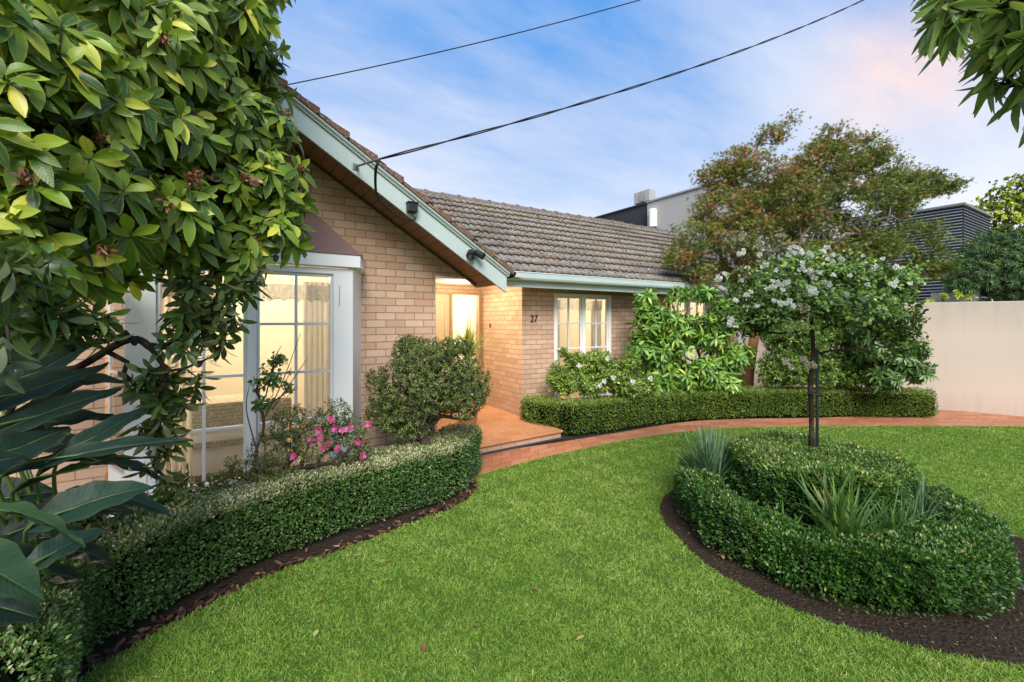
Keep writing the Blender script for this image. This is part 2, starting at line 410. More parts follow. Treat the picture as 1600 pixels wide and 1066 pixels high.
def leaf_arrays(pos, d, nrm, L, W, tmpl, rnd, bend=None):
    T, F = tmpl; N = len(pos)
    d = norm(d); s = norm(np.cross(d, nrm)); n = np.cross(s, d)
    L = np.broadcast_to(L, (N,)).astype(float); W = np.broadcast_to(W, (N,)).astype(float)
    z = T[None, :, 2]*L[:, None]+(T[None, :, 3]*W[:, None] if T.shape[1] > 3 else 0)
    V = pos[:, None]+(T[None, :, 0]*W[:, None])[..., None]*s[:, None]+(T[None, :, 1]*L[:, None])[..., None]*d[:, None]+z[..., None]*n[:, None]
    if bend is not None:
        b = np.broadcast_to(bend, (N,))
        V[..., 2] -= (b*L)[:, None]*(T[None, :, 1]**2)
    tx = T[:, 0]; mxx = np.abs(tx).max()
    A = np.empty((N, len(T), 3)); A[..., 0] = np.asarray(rnd)[:, None]; 
    if len(T) % 3 == 0 and len(T) > 5: u = np.tile([-1, 0, 1], len(T)//3)
    else: u = tx/mxx
    A[..., 1] = u; A[..., 2] = T[:, 1]
    fl = np.concatenate([np.array(f) for f in F]); sz = np.array([len(f) for f in F])
    FF = (fl[None]+(np.arange(N)*len(T))[:, None]).ravel(); SZ = np.tile(sz, N)
    return V.reshape(-1, 3), FF, SZ, A.reshape(-1, 3)
def leaves(name, parent, mat, pos, d, nrm, L, W, tmpl, rnd=None, bend=None, smooth=False):
    if rnd is None: rnd = RNG.random(len(pos))
    V, F, S, A = leaf_arrays(np.asarray(pos, float), np.asarray(d, float), np.asarray(nrm, float), L, W, tmpl, rnd, bend)
    return mesh_np(name, V, F, S, mat, parent, A, smooth)
def join_arrays(parts):
    Vs, Fs, Ss, As = [], [], [], []; b = 0
    for V, F, S, A in parts:
        Vs.append(V); Fs.append(F+b); Ss.append(S); As.append(A); b += len(V)
    return np.concatenate(Vs), np.concatenate(Fs), np.concatenate(Ss), np.concatenate(As)
def rdir(n): return norm(RNG.normal(size=(n, 3)))
def rcol(n, base=.5, sp=.25): return np.clip(RNG.normal(base, sp, n), 0, 1)

# ---------------------------------------------------------------- branching
def grow(bases, targets, step=.12, pull=.25, jit=.25, bow=.0):
    """greedy growth: each target joins the nearest node; returns nodes, parents"""
    N = [np.array(b, float) for b in bases]
    par = [-1]+[i for i in range(len(bases)-1)]
    base = N[0]; plen = [0.0]
    for i in range(1, len(N)): plen.append(plen[-1]+np.linalg.norm(N[i]-N[i-1]))
    T = sorted([np.array(t, float) for t in targets], key=lambda t: np.linalg.norm(t-base))
    arr = np.array(N); pl = np.array(plen); tips = []
    cap = len(N)
    buf = np.zeros((60000, 3)); buf[:cap] = arr; pb = np.zeros(60000); pb[:cap] = pl
    for t in T:
        d = np.linalg.norm(buf[:cap]-t, axis=1); j = int(np.argmin(d+pull*pb[:cap]))
        L = d[j]; n = max(1, int(L/step)); p0 = buf[j].copy(); last = j
        for i in range(1, n+1):
            f = i/n; q = p0+(t-p0)*f
            if i < n: q = q+RNG.normal(size=3)*step*jit
            q[2] += bow*L*math.sin(PI*f)
            if cap >= 59990: break
            buf[cap] = q; pb[cap] = pb[last]+L/n; par.append(last); last = cap; cap += 1
        tips.append(last)
    return buf[:cap].copy(), np.array(par), np.array(tips)
def branch_mesh(name, parent, mat, N, par, tips, r0, expo=.5, sides=5, rmax=None, only=None):
    cnt = np.zeros(len(N))
    for t in tips: cnt[t] += 1
    for i in range(len(N)-1, 0, -1):
        if par[i] >= 0: cnt[par[i]] += cnt[i]
    cnt = np.maximum(cnt, .6); R = r0*cnt**expo
    if rmax: R = np.minimum(R, rmax)
    idx = np.array([i for i in range(len(N)) if par[i] >= 0])
    A = N[par[idx]]; B = N[idx]; ra = np.minimum(R[par[idx]], R[idx]*1.35); rb = R[idx]
    t = norm(B-A); ref = np.where(np.abs(t[:, 2:3]) < .9, np.array([[0, 0, 1.]]), np.array([[1., 0, 0]]))
    u = norm(np.cross(t, ref)); w = np.cross(t, u)
    ang = 2*PI*np.arange(sides)/sides
    ring = np.cos(ang)[None, :, None]*u[:, None]+np.sin(ang)[None, :, None]*w[:, None]
    ext = t*(rb[:, None]*.5)
    V = np.concatenate([(A-ext*.5)[:, None]+ring*ra[:, None, None], (B+ext)[:, None]+ring*rb[:, None, None]], 1)
    f = []
    for k_ in range(sides): k2 = (k_+1) % sides; f += [k_, k2, sides+k2, sides+k_]
    F = (np.array(f)[None]+(np.arange(len(idx))*2*sides)[:, None]).ravel(); S = np.full(len(idx)*sides, 4)
    return mesh_np(name, V.reshape(-1, 3), F, S, mat, parent, smooth=True)
def blob_pts(blobs, n, shell=.5):
    """blobs (centre, radii); points inside, mostly near the outer shell"""
    C_ = np.array([b[0] for b in blobs]); R_ = np.array([np.broadcast_to(b[1], 3) for b in blobs])
    w = (R_.prod(1))**(2/3); w /= w.sum()
    i = RNG.choice(len(blobs), n, p=w)
    d = rdir(n); r = shell+(1-shell)*RNG.random(n)**.7
    P = C_[i]+d*R_[i]*r[:, None]
    return P, norm(d/R_[i])
# ================================================================ THE HOUSE
YG, YB, YW = 5.20, 4.60, 6.40           # gable wall, barge board, window wall
XA = .14                                 # gable axis
zs = lambda x: 3.42-.628*(abs(x-XA)-.744)
zb = lambda x: 2.136+.635*(2.67-abs(x-XA))
zt = lambda x: zb(x)+.205
house = thing('brick_house', (2.0, 5.2, 0), 'single storey salmon brick house with pale green bargeboard, mossy tiled roof and open lit porch', 'house')
# ---- walls
TH = .11
m = MB()
def gw(pts): m.prism([(x, YG, z) for x, z in pts], (0, TH, 0))
gw([(-2.45,-.1), (-.97,-.1), (-.97,zs(-.97)), (-2.45,zs(-2.45))])
gw([(-.97,2.37), (1.235,2.37), (1.235,zs(1.235)), (XA,zs(XA)), (-.97,zs(-.97))])
gw([(-.97,-.1), (1.235,-.1), (1.235,.20), (-.97,.20)])
gw([(1.235,-.1), (2.13,-.1), (2.13,zs(2.13)), (1.235,zs(1.235))])
gw([(2.13,2.36), (2.60,2.36), (2.60,zs(2.60)), (2.13,zs(2.13))])
m.build('wall', M['brick_x'], house)
MB().box(2.02, 2.13, YG+TH, 7.9, -.1, 2.5).build('wall', M['brick_y'], house); MB().box(4.22, 4.33, YW+TH, 8.0, -.1, 2.55).build('wall', M['brick_y'], house)
m = MB(); m.box(-2.45, -2.34, YG+TH, 10, -.1, 2.4); m.build('wall', M['brick_y'], house)
m = MB()
for a, b, c, d in ((4.22,4.92,-.1,2.52), (6.34,8.08,-.1,2.52), (9.5,10.7,-.1,2.52), (4.92,6.34,-.1,.30), (8.08,9.5,-.1,.30), (4.92,6.34,2.30,2.52), (8.08,9.5,2.30,2.52)):
    m.box(a, b, YW, YW+TH, c, d)
m.build('wall', M['brick_x'], house)
m = MB(); m.box(10.59, 10.70, YW+TH, 11.5, -.1, 2.52); m.add([(10.69,6.4,2.5),(10.69,11.4,2.5),(10.69,8.9,4.2)], [(0,1,2)]); m.build('wall', M['brick_y'], house)
m = MB(); m.box(2.13, 2.70, 7.9, 8.0, -.1, 2.5); m.box(2.70, 4.22, 7.9, 8.0, 2.36, 2.5); m.build('wall', M['brick_x'], house)
# orange brick reveal beside the bay
# ---- porch ceiling and beam
m = MB(); m.prism([(2.13,5.36,2.47),(2.70,5.36,2.47),(4.22,5.93,2.47),(4.22,7.9,2.47),(2.13,7.9,2.47)], (0,0,.03))
m.build('porch_ceiling', M['ceil'], house)
m = MB(); m.box(2.13, 2.80, 5.20+TH, 5.20+TH+.04, 2.355, 2.47); m.box(2.13, 2.62, 5.185, 5.199, 2.335, 2.362)
m.build('porch_beam', M['white'], house)
# ---- soffit of the gable overhang
m = MB()
for sg in (1, -1):
    xe = XA+sg*2.62
    m.prism([(XA, YB+.03, zs(XA)), (xe, YB+.03, zs(xe)), (xe, YB+.03, zs(xe)+.02), (XA, YB+.03, zs(XA)+.02)], (0, YG-YB+.08, 0))
m.build('soffit', M['soffit'], house)
m = MB()
for sg in (1, -1):
    xe = XA+sg*2.55
    m.prism([(XA, YG-.03, zs(XA)-.002), (xe, YG-.03, zs(xe)-.002), (xe, YG-.03, zs(xe)-.03), (XA, YG-.03, zs(XA)-.03)], (0, .028, 0))
m.build('soffit_bead', paint('brown_bead', C(.13,.07,.05), .6, .3), house)
m = MB(); m.box(4.22, 11.0, 5.93, 6.40, 2.40, 2.42); m.build('soffit', M['soffit'], house)
# ---- barge boards
for sg in (1, -1):
    xe = XA+sg*2.67
    m = MB(); m.prism([(XA, YB, zb(XA)), (xe, YB, zb(xe)), (xe, YB, zt(xe)), (XA, YB, zt(XA))], (0, .03, 0))
    bb = m.build('bargeboard', M['green'], house, bevel=.002)
    m = MB()
    xq = XA+sg*2.69
    for (o, y0, h0, h1) in ((0, .022, .002, .022), (0, .034, .022, .034), (0, .046, .034, .056)):
        m.prism([(XA, YB-y0, zt(XA)+h0), (xq, YB-y0, zt(xq)+h0), (xq, YB-y0, zt(xq)+h1), (XA, YB-y0, zt(XA)+h1)], (0, y0+.03, 0))
    m.build('moulding', M['green_dark'] if sg < 0 else M['green'], bb)
# ---- tiled roofs
def tile_roof(name, o, a, L, u, S, mat, gauge=.32, tw=.30, phase=0):
    o = np.array(o, float); a = np.array(a, float); u = np.array(u, float); u /= np.linalg.norm(u); n = np.cross(a, u)
    if n[2] < 0: n = -n
    nx = int(L/(tw/8))+1; xs = np.linspace(0, L, nx); V = []; F = []; A = []
    nc = int(round(S/gauge)); base = 0
    for i in range(nc):
        sh = (i % 2)*tw/2*0+phase
        tid = np.floor((xs+sh)/tw).astype(int)
        r = np.modf(np.sin(tid*12.9898+i*78.233)*43758.5)[0]; r = np.abs(r)
        ph = ((xs+sh) % tw)/tw
        prof = .028*np.abs(np.sin(2*PI*ph/2*2))**1.0*np.where(ph < .06, .3, 1)
        jit = (r-.5)*.012; wob = .010*np.sin(xs*37+i*5)+.008*np.sin(xs*91+i*3)+RNG.normal(0, .006, nx)
        rows = [(i*gauge-.035+wob, prof*.3-.02, 1.8), (i*gauge-.035+wob, prof+.048+jit, 1.0), (i*gauge+.03+wob, prof+.044+jit, .75),
                (i*gauge+.14, prof+.024+jit, .35), ((i+1)*gauge, prof*.9+.008, .0)]
        for s_, h_, e_ in rows:
            V.append(o+xs[:, None]*a+np.broadcast_to(s_, xs.shape)[:, None]*u+h_[:, None]*n)
            A.append(np.stack([r, np.full(nx, e_), ph], 1))
        for q in range(len(rows)-1):
            b0 = base+q*nx; b1 = b0+nx; j = np.arange(nx-1)
            F.append(np.stack([b0+j, b0+j+1, b1+j+1, b1+j], 1))
        base += nx*len(rows)
    F = np.concatenate(F)
    return mesh_np(name, np.concatenate(V), F.ravel(), np.full(len(F), 4), mat, house, np.concatenate(A), True)
PIT = .635
th = math.atan(.643); SL = 3.0/math.cos(th)
rf = tile_roof('roof', (1.0, 5.90, 2.565), (1,0,0), 10.1, (0, math.cos(th), math.sin(th)), SL, M['roof'])
zr = 2.565+3.0*.643
tile_roof('roof', (11.1, 11.9, 2.565), (-1,0,0), 10.1, (0, -math.cos(th), math.sin(th)), SL, M['roof'])
t2 = math.atan(PIT)
tile_roof('roof', (XA+2.76, YB-.0, zt(XA+2.70)+.045), (0,1,0), .72, (-math.cos(t2), 0, math.sin(t2)), 2.74/math.cos(t2), M['verge'])
tile_roof('roof', (XA+2.76-.60, YB+.74, zt(XA+2.70)+.045+.60*PIT), (0,1,0), 3.5, (-math.cos(t2), 0, math.sin(t2)), 2.14/math.cos(t2), M['verge'])
tile_roof('roof', (XA-2.76, YB+7.2, zt(XA+2.70)+.045), (0,-1,0), 7.2, (math.cos(t2), 0, math.sin(t2)), 2.74/math.cos(t2), M['verge'])
# moss and grit caught on the tile edges
n = 46000; X = 1.6+9.4*RNG.random(n); c_ = RNG.integers(0, 11, n); s_ = np.where(RNG.random(n) < .62, c_*.32-.035+np.abs(RNG.normal(0, .03, n)), RNG.random(n)*11*.32)
P = np.stack([X, 5.90+s_*math.cos(th), 2.565+s_*math.sin(th)+.040+.022*RNG.random(n)-.03*((s_/.32) % 1)], 1)
m_moss = leaf_mat('roof_moss', [(0, C(.07,.05,.03)), (.3, C(.22,.15,.08)), (.55, C(.20,.19,.08)), (.7, C(.36,.33,.28)), (1, C(.52,.49,.44))], trans=0, rough=.9, spec=.1)
L_ = .013+.030*RNG.random(n)
tag(leaves('moss', rf, m_moss, P, rdir(n)*[1,1,.4]+[0,0,.2], rdir(n)+[0,-.3,1], L_, L_*.8, T_SMALL), kind='stuff')
# ridge tiles
m = MB()
x = 1.5; i = 0
while x < 11.0:
    L = .40; dz = RNG.normal(0, .006)
    pts = []
    for (xx, r) in ((x, .115), (x+L-.05, .108), (x+L-.05, .128), (x+L, .128)):
        ring = [(xx, 8.9+r*math.cos(a), zr-.05+dz+r*1.05*math.sin(a)) for a in np.linspace(-.1, PI+.1, 9)]
        pts.append(ring)
    b = len(m.v)
    for rg in pts: m.v += rg
    for q in range(3):
        for w_ in range(8): m.f.append((b+q*9+w_, b+q*9+w_+1, b+(q+1)*9+w_+1, b+(q+1)*9+w_))
    m.f.append(tuple(b+27+w_ for w_ in range(9)))
    x += L-.015; i += 1
m.build('ridge_tiles', M['ridge'], rf)
m = MB()
for sg in (1, -1):
    ns = 10; st = 2.74/ns
    for i in range(ns):
        xa = XA+sg*(2.74-i*st); xb = XA+sg*(2.74-(i+1)*st-.03)
        za = zt(xa)+.057; zc = zt(xb)+.057
        m.prism([(xa, YB-.06, za), (xb, YB-.06, zc), (xb, YB-.06, zc+.028), (xa, YB-.06, za+.088)], (0, .22, 0))
m.build('verge_tiles', M['verge'], rf, bevel=.006)
# ---- gutter and fascia along the wing
m = MB(); m.box(3.45, 11.05, 5.90, 5.925, 2.335, 2.54); fa = m.build('fascia', M['green'], house)
pr = [(5.775,2.545), (5.768,2.56), (5.778,2.572), (5.79,2.56), (5.79,2.50), (5.80,2.46), (5.83,2.445), (5.898,2.445), (5.898,2.43), (5.825,2.43), (5.79,2.445), (5.776,2.475)]
m = MB(); m.prism([(3.40, y, z) for y, z in pr], (7.70, 0, 0))
for xx in (4.9, 6.9, 8.9): m.prism([(xx, y-.004 if y < 5.8 else y, z) for y, z in pr], (.035, 0, 0))
m.build('gutter', M['green'], house, bevel=.003)
# ---- casement windows
def casement(name, parent, x0, x1, z0, z1, Y, cols, rows, frame=.045, glass_only=False, lab=None):
    m = MB(); d0, d1 = Y, Y+.045
    m.box(x0, x0+frame, d0, d1, z0, z1); m.box(x1-frame, x1, d0, d1, z0, z1)
    m.box(x0+frame, x1-frame, d0, d1, z1-frame, z1); m.box(x0+frame, x1-frame, d0, d1, z0, z0+frame*1.3)
    w = m.build(name, M['sash'], parent, bevel=.003)
    a, b, c, d = x0+frame, x1-frame, z0+frame*1.3, z1-frame
    q = MB(); mt = .026
    for i in range(1, cols): q.box(a+(b-a)*i/cols-mt/2, a+(b-a)*i/cols+mt/2, d0+.006, d1-.006, c, d)
    for j in range(1, rows):
        zz = c+(d-c)*j/rows
        for i in range(cols):
            xa = a+(b-a)*i/cols+(mt/2 if i else 0); xb = a+(b-a)*(i+1)/cols-(mt/2 if i < cols-1 else 0)
            q.box(xa, xb, d0+.008, d1-.008, zz-mt/2, zz+mt/2)
    q.build('glazing_bars', M['sash'], w, bevel=.002)
    g = MB(); g.add([(a, Y+.022, c), (b, Y+.022, c), (b, Y+.022, d), (a, Y+.022, d)], [(0,1,2,3)]); g.build('pane', M['glass'], w)
    return w
# ---- bay window
YY = 4.75
m = MB()
m.box(-.76, -.565, YY, YY+.09, .20, 2.33); m.box(.095, .168, YY, YY+.09, .30, 2.33); m.box(.845, 1.035, YY, YY+.09, .20, 2.33)
m.box(-.565, .095, YY+.01, YY+.08, .20, .31); m.box(.168, .845, YY+.01, YY+.08, .20, .31)
m.box(-.565, .095, YY, YY+.09, 2.27, 2.33); m.box(.168, .845, YY, YY+.09, 2.27, 2.33)
m.prism([(1.035,YY,.2),(1.225,5.2,.2),(1.225,5.2,2.36),(1.035,YY,2.36)], (-.05,.02,0))
m.prism([(-.76,YY,.2),(-.95,5.2,.2),(-.95,5.2,.5),(-.76,YY,.5)], (.05,.02,0))
m.prism([(-.76,YY,2.2),(-.95,5.2,2.2),(-.95,5.2,2.36),(-.76,YY,2.36)], (.05,.02,0))
bay = m.build('bay_window', M['white'], house, bevel=.004)
m = MB(); m.prism([(-.80,YY-.02,.15),(1.075,YY-.02,.15),(1.26,5.19,.15),(-.99,5.19,.15)], (0,0,.05)); m.build('sill', M['white'], bay, bevel=.004)
m = MB(); m.prism([(-.83,YY-.045,2.345),(1.10,YY-.045,2.345),(1.26,5.19,2.345),(-1.0,5.19,2.345)], (0,0,.125)); m.build('bay_fascia', M['white'], bay, bevel=.004)
m = MB(); m.box(.90, .905, YY-.004, YY, 1.95, 2.15); m.build('stay', M['steel'], bay)
m = MB(); m.prism([(1.045,4.80,2.33),(1.14,4.80,2.345),(1.25,5.17,2.345),(1.20,5.17,2.31)], (0,0,.03))
m.build('trim', M['sash'], bay)
casement('sash', bay, -.565, .095, .31, 2.27, YY+.02, 2, 4, .03)
casement('sash', bay, .168, .845, .31, 2.27, YY+.02, 2, 4, .03)
# canted left pane
d = np.array([-.19, .45, 0]); d_ = d/np.linalg.norm(d); o = np.array([-.76, YY, 0]); nn = np.array([-.92,-.39,0])*.02
m = MB()
for s0, s1 in ((0,.04),(.44,.488)): m.obox(o+d_*s0+[0,0,.5], d_*(s1-s0), -nn*2, (0,0,1.7))
for z in (.5,.90,1.34,1.785,2.17): m.obox(o+d_*.04+[0,0,z], d_*.40, -nn, (0,0,.022))
w = m.build('sash', M['sash'], bay)
g = MB(); g.add([o+d_*.04-nn*.5+[0,0,.5], o+d_*.44-nn*.5+[0,0,.5], o+d_*.44-nn*.5+[0,0,2.2], o+d_*.04-nn*.5+[0,0,2.2]], [(0,1,2,3)]); g.build('pane', M['glass'], w)
# bay roof in folded brown metal with stepped flashing
m = MB()
zz0, zz1 = 2.472, 2.98
A_, B_, C_, D_ = (-.84,YY-.055,zz0), (1.11,YY-.055,zz0), (1.265,5.198,zz0), (-1.0,5.198,zz0)
E_, F_ = (.72,5.198,zz1), (-.46,5.198,zz1)
m.add([A_,B_,C_,D_,E_,F_], [(0,1,4,5),(1,2,4),(0,5,3),(0,3,2,1),(2,3,5,4)])
m.build('bay_roof', M['brown_metal'], bay)
m = MB(); x = 1.235
for i in range(6):
    z = 2.472+.086*i
    m.box(x-.24, x, 5.185, 5.199, z, z+.086 if i < 5 else z+.1); x -= .115
m.build('flashing', M['brown_metal'], bay); m = MB()
x = -.97
for i in range(6):
    z = 2.472+.086*i; m.box(x, x+.24, 5.185, 5.199, z, z+.086); x += .115
m.build('flashing', M['brown_metal'], bay)
m = MB(); m.box(1.215, 1.245, 5.19, 5.32, .2, 2.37); m.build('reveal', M['brick_y'], house)
# ---- wing windows
def wing_window(x0, x1):
    m = MB(); z0, z1 = .30, 2.30; xm = (x0+x1)/2
    m.box(x0, x0+.06, YW-.01, YW+.10, z0, z1); m.box(x1-.06, x1, YW-.01, YW+.10, z0, z1)
    m.box(x0+.06, x1-.06, YW-.01, YW+.10, z1-.05, z1); m.box(x0-.03, x1+.03, YW-.04, YW+.10, z0-.04, z0); m.box(xm-.035, xm+.035, YW-.01, YW+.10, z0, z1-.05)
    f = m.build('window', M['white'], house, bevel=.003)
    for a, b in ((x0+.06, xm-.035), (xm+.035, x1-.06)): casement('sash', f, a, b, z0, z1-.05, YW+.02, 2, 4, .035)
    return f
wing_window(4.92, 6.34); wing_window(8.08, 9.5)
# ---- rooms behind the windows
def room(x0, x1, y0, y1, z0, z1, open_front=True):
    m = MB(); m.add([(x0,y0,z0),(x1,y0,z0),(x1,y1,z0),(x0,y1,z0),(x0,y0,z1),(x1,y0,z1),(x1,y1,z1),(x0,y1,z1)], [(4,5,6,7),(1,2,6,5),(2,3,7,6),(3,0,4,7)])
    r = m.build('inner_wall', M['room'], house)
    f = MB(); f.box(x0, x1, y0, y1, z0-.05, z0); f.build('inner_floor', M['room_floor'], r)
room(-2.2, 2.0, 5.32, 8.4, .12, 2.60); room(4.34, 7.4, 6.52, 9.6, .12, 2.5); room(7.45, 10.58, 6.52, 9.6, .12, 2.5); room(2.2, 4.2, 8.05, 10.2, .12, 2.5)
m = MB(); m.add([(-.95,5.32,2.36),(1.23,5.32,2.36),(1.03,4.80,2.36),(-.74,4.80,2.36)], [(0,1,2,3)]); m.build('bay_ceiling', M['room'], house)
MB().add([(-.95,5.32,.2),(1.23,5.32,.2),(1.03,4.80,.2),(-.74,4.80,.2)], [(0,1,2,3)]).build('bay_floor', M['room_floor'], house)
# ---- doors
m = MB(); m.box(2.70, 2.75, 7.86, 7.99, .13, 2.36); m.box(3.53, 3.58, 7.86, 7.99, .13, 2.36); m.box(4.15, 4.21, 7.86, 7.99, .13, 2.36)
m.box(2.75, 3.53, 7.86, 7.99, 2.31, 2.36); m.box(3.58, 4.15, 7.86, 7.99, 2.31, 2.36); m.box(3.58, 4.15, 7.86, 7.99, .13, .22)
dfr = m.build('door_frame', M['wood'], house, bevel=.003)
g = MB(); g.add([(3.58,7.93,.22),(4.15,7.93,.22),(4.15,7.93,2.31),(3.58,7.93,2.31)], [(0,1,2,3)]); g.build('pane', M['glass'], dfr)
m = MB(); m.box(2.75, 3.53, 7.91, 7.95, .14, 2.31)
for a, b in ((2.83, 3.10), (3.18, 3.45)):
    for z0, z1 in ((.30, .95), (1.08, 2.18)):
        for q0, q1, q2, q3 in ((a, b, z0, z0+.03), (a, b, z1-.03, z1), (a, a+.03, z0+.03, z1-.03), (b-.03, b, z0+.03, z1-.03)): m.box(q0, q1, 7.895, 7.91, q2, q3)
        m.box(a+.06, b-.06, 7.90, 7.91, z0+.06, z1-.06)
dr = m.build('door', M['door'], house, bevel=.004)
m = MB(); m.lathe((3.46, 7.91, 1.15), [(.025,0),(.012,.02),(.012,.04),(.028,.05),(.028,.07),(.01,.08)], 16, (0,-1,0)); m.build('handle', M['bronze'], dr, smooth=False)
# ---- house number
cu = bpy.data.curves.new('house_number', 'FONT'); cu.body = '27'; cu.size = .175; cu.extrude = .008; cu.space_character = 1.12; cu.shear = .12; cu.offset = .0005
tmp = bpy.data.objects.new('tmp', cu); COL.objects.link(tmp); bpy.context.view_layer.update()
nm = bpy.data.meshes.new_from_object(tmp.evaluated_get(bpy.context.evaluated_depsgraph_get())); bpy.data.objects.remove(tmp); bpy.data.curves.remove(cu)
nm.materials.clear(); nm.materials.append(M['bronze']); hn = bpy.data.objects.new('house_number', nm); COL.objects.link(hn); hn.parent = house
hn.location = np.array([4.385, YW-.012, 1.775])-ORI[house]; hn.rotation_euler = (rad(90), 0, 0); hn.scale = (.82, 1, 1)
m = MB(); m.box(4.205, 4.219, 7.50, 7.54, 1.66, 1.74); m.build('doorbell', M['black'], house, bevel=.002)

# ================================================================ FIXTURES ON THE HOUSE
def on_barge(px, py): d = YB/(.8471-.5314*(px-800)/FOC); return at(px, py, d)
p = on_barge(642, 326)
t = thing('junction_box', p, 'black weatherproof power box on the pale green bargeboard under the cable', 'junction box')
m = MB(); m.box(p[0]-.055, p[0]+.055, YB-.075, YB-.002, p[2]-.05, p[2]+.05); m.build('housing', M['black'], t, bevel=.01)
m = MB(); m.box(p[0]-.06, p[0]+.06, YB-.085, YB-.0, p[2]+.045, p[2]+.058); m.build('lid', M['black'], t, bevel=.004)
m = MB(); m.tube([(p[0]+.03, YB-.03, p[2]-.05), (p[0]+.035, YB-.03, p[2]-.09)], .014, 8); m.build('gland', M['steel'], t)
jb = p
p = on_barge(735, 396)
t = thing('security_light', p, 'black twin spotlight fixed near the lower end of the bargeboard', 'security light')
m = MB(); m.lathe((p[0], YB-.0, p[2]), [(.045,0),(.045,.02),(.02,.035),(.014,.06)], 18, (0,-1,0)); m.build('base', M['black'], t, smooth=True)
for dx, dirv in ((-.03, (-.45,-.75,-.55)), (.05, (.55,-.7,-.45))):
    dv = np.array(dirv); dv = dv/np.linalg.norm(dv); c0 = np.array([p[0]+dx, YB-.06, p[2]])
    m = MB(); m.lathe(c0, [(.018,-.03),(.034,-.015),(.036,.02),(.042,.085),(.044,.095),(.036,.093),(.02,.06)], 18, dv)
    h = m.build('lamp_head', M['black'], t, smooth=True)
    m = MB(); m.lathe(c0+dv*.07, [(.034,0),(.034,.006)], 16, dv); m.build('lens', M['steel'], h)
m = MB(); m.lathe((p[0]+.01, YB-.05, p[2]-.05), [(.012,-.02),(.02,0),(.02,.02),(.008,.035)], 14, (0,-.6,-.8)); m.build('sensor', M['black'], t)

# service cable
p0 = on_barge(556, 261)
t = thing('power_cable', p0, 'thick twisted black power cable running from the bargeboard bracket up across the sky', 'cable')
m = MB(); q0 = p0+[0, -.02, 0]; q1 = at(592, 249, 3.95)
m.tube([q0, q1], .011, 8); m.box(p0[0]-.03, p0[0]+.03, YB-.012, YB-.001, p0[2]-.03, p0[2]+.03)
m.build('bracket', M['steel'], t)
end = at(1275, -2, 7.4); end2 = end+(end-q1)*.9
ts = np.linspace(0, 1, 260)[:, None]; line = q1+(end2-q1)*ts; line[:, 2] -= (.95*4*ts*(1-ts))[:, 0]*.40
tt = line[-1]-line[0]; tt = tt/np.linalg.norm(tt); u = np.cross(tt, [0,0,1]); u /= np.linalg.norm(u); w = np.cross(u, tt)
m = MB()
for ph in (0, PI):
    a = ts[:, 0]*62+ph; rr = np.minimum(.008, ts[:, 0]*2+.004)
    m.tube(line+(np.cos(a)*rr)[:, None]*u+(np.sin(a)*rr)[:, None]*w, .0072, 5)
m.build('twisted_line', M['cable'], t, smooth=True)
m = MB()
for k_, (dx, sg) in enumerate(((0, 0), (.02, .05))):
    pts = catmull([q1+[0,0,-.005], q1+[-.02,.05,-.09], at(588, 303+sg*60, 4.3), at(604, 322+sg*60, 4.45), at(624, 338+sg*40, 4.58), (jb[0]+.0, YB-.035, jb[2]-.13), (jb[0]+.035, YB-.03, jb[2]-.085)], 8)
    m.tube(pts+np.array([dx*.5,0,0]), .008, 6)
m.build('drop_lead', M['cable'], t, smooth=True)
a_, b_ = at(380, 146, 9.5), at(1000, 0, 11.0); dlt = b_-a_
t = thing('overhead_wire', a_, 'thin single black wire crossing the sky higher up from behind the tree', 'cable')
ts = np.linspace(-.1, 2, 60)[:, None]; line = a_+dlt*ts; line[:, 2] += (ts[:, 0]**2-ts[:, 0])*.45
MB().tube(line, .012, 6).build('line', M['cable'], t)

# porch light and room lights
def lamp(name, loc, w, col=(1,.85,.61), r=.08):
    l = bpy.data.lights.new(name, 'POINT'); l.energy = w; l.color = col; l.shadow_soft_size = r
    o = bpy.data.objects.new(name, l); COL.objects.link(o); o.location = loc; return o
def ceiling_light(x, y, z, label, w, r=.07, col=(1,.85,.61)):
    t = thing('ceiling_light', (x, y, z), label, 'ceiling light')
    MB().lathe((x, y, z), [(r+.02,0),(r+.02,-.012),(r,-.014)], 24).build('rim', M['white'], t, smooth=False)
    MB().lathe((x, y, z-.013), [(r*.9,0),(r*.9,-.004)], 20).build('diffuser', M['lamp_glow'], t)
    lp = lamp('lamp', (0, 0, -.14), w, col); lp.parent = t
ceiling_light(3.35, 6.9, 2.469, 'round recessed light in the cream porch ceiling', POW['porch'])
ceiling_light(.3, 6.6, 2.599, 'round ceiling light in the room behind the bay window', POW['bay'], .15)
ceiling_light(5.8, 8.0, 2.499, 'round ceiling light in the room behind the window beside number 27', POW['wing'], .15)
ceiling_light(9.0, 8.0, 2.499, 'round ceiling light in the room behind the far window of the wing', POW['wing'], .15)
ceiling_light(3.3, 9.0, 2.499, 'round ceiling light in the hall behind the front door', POW['hall'], .12)

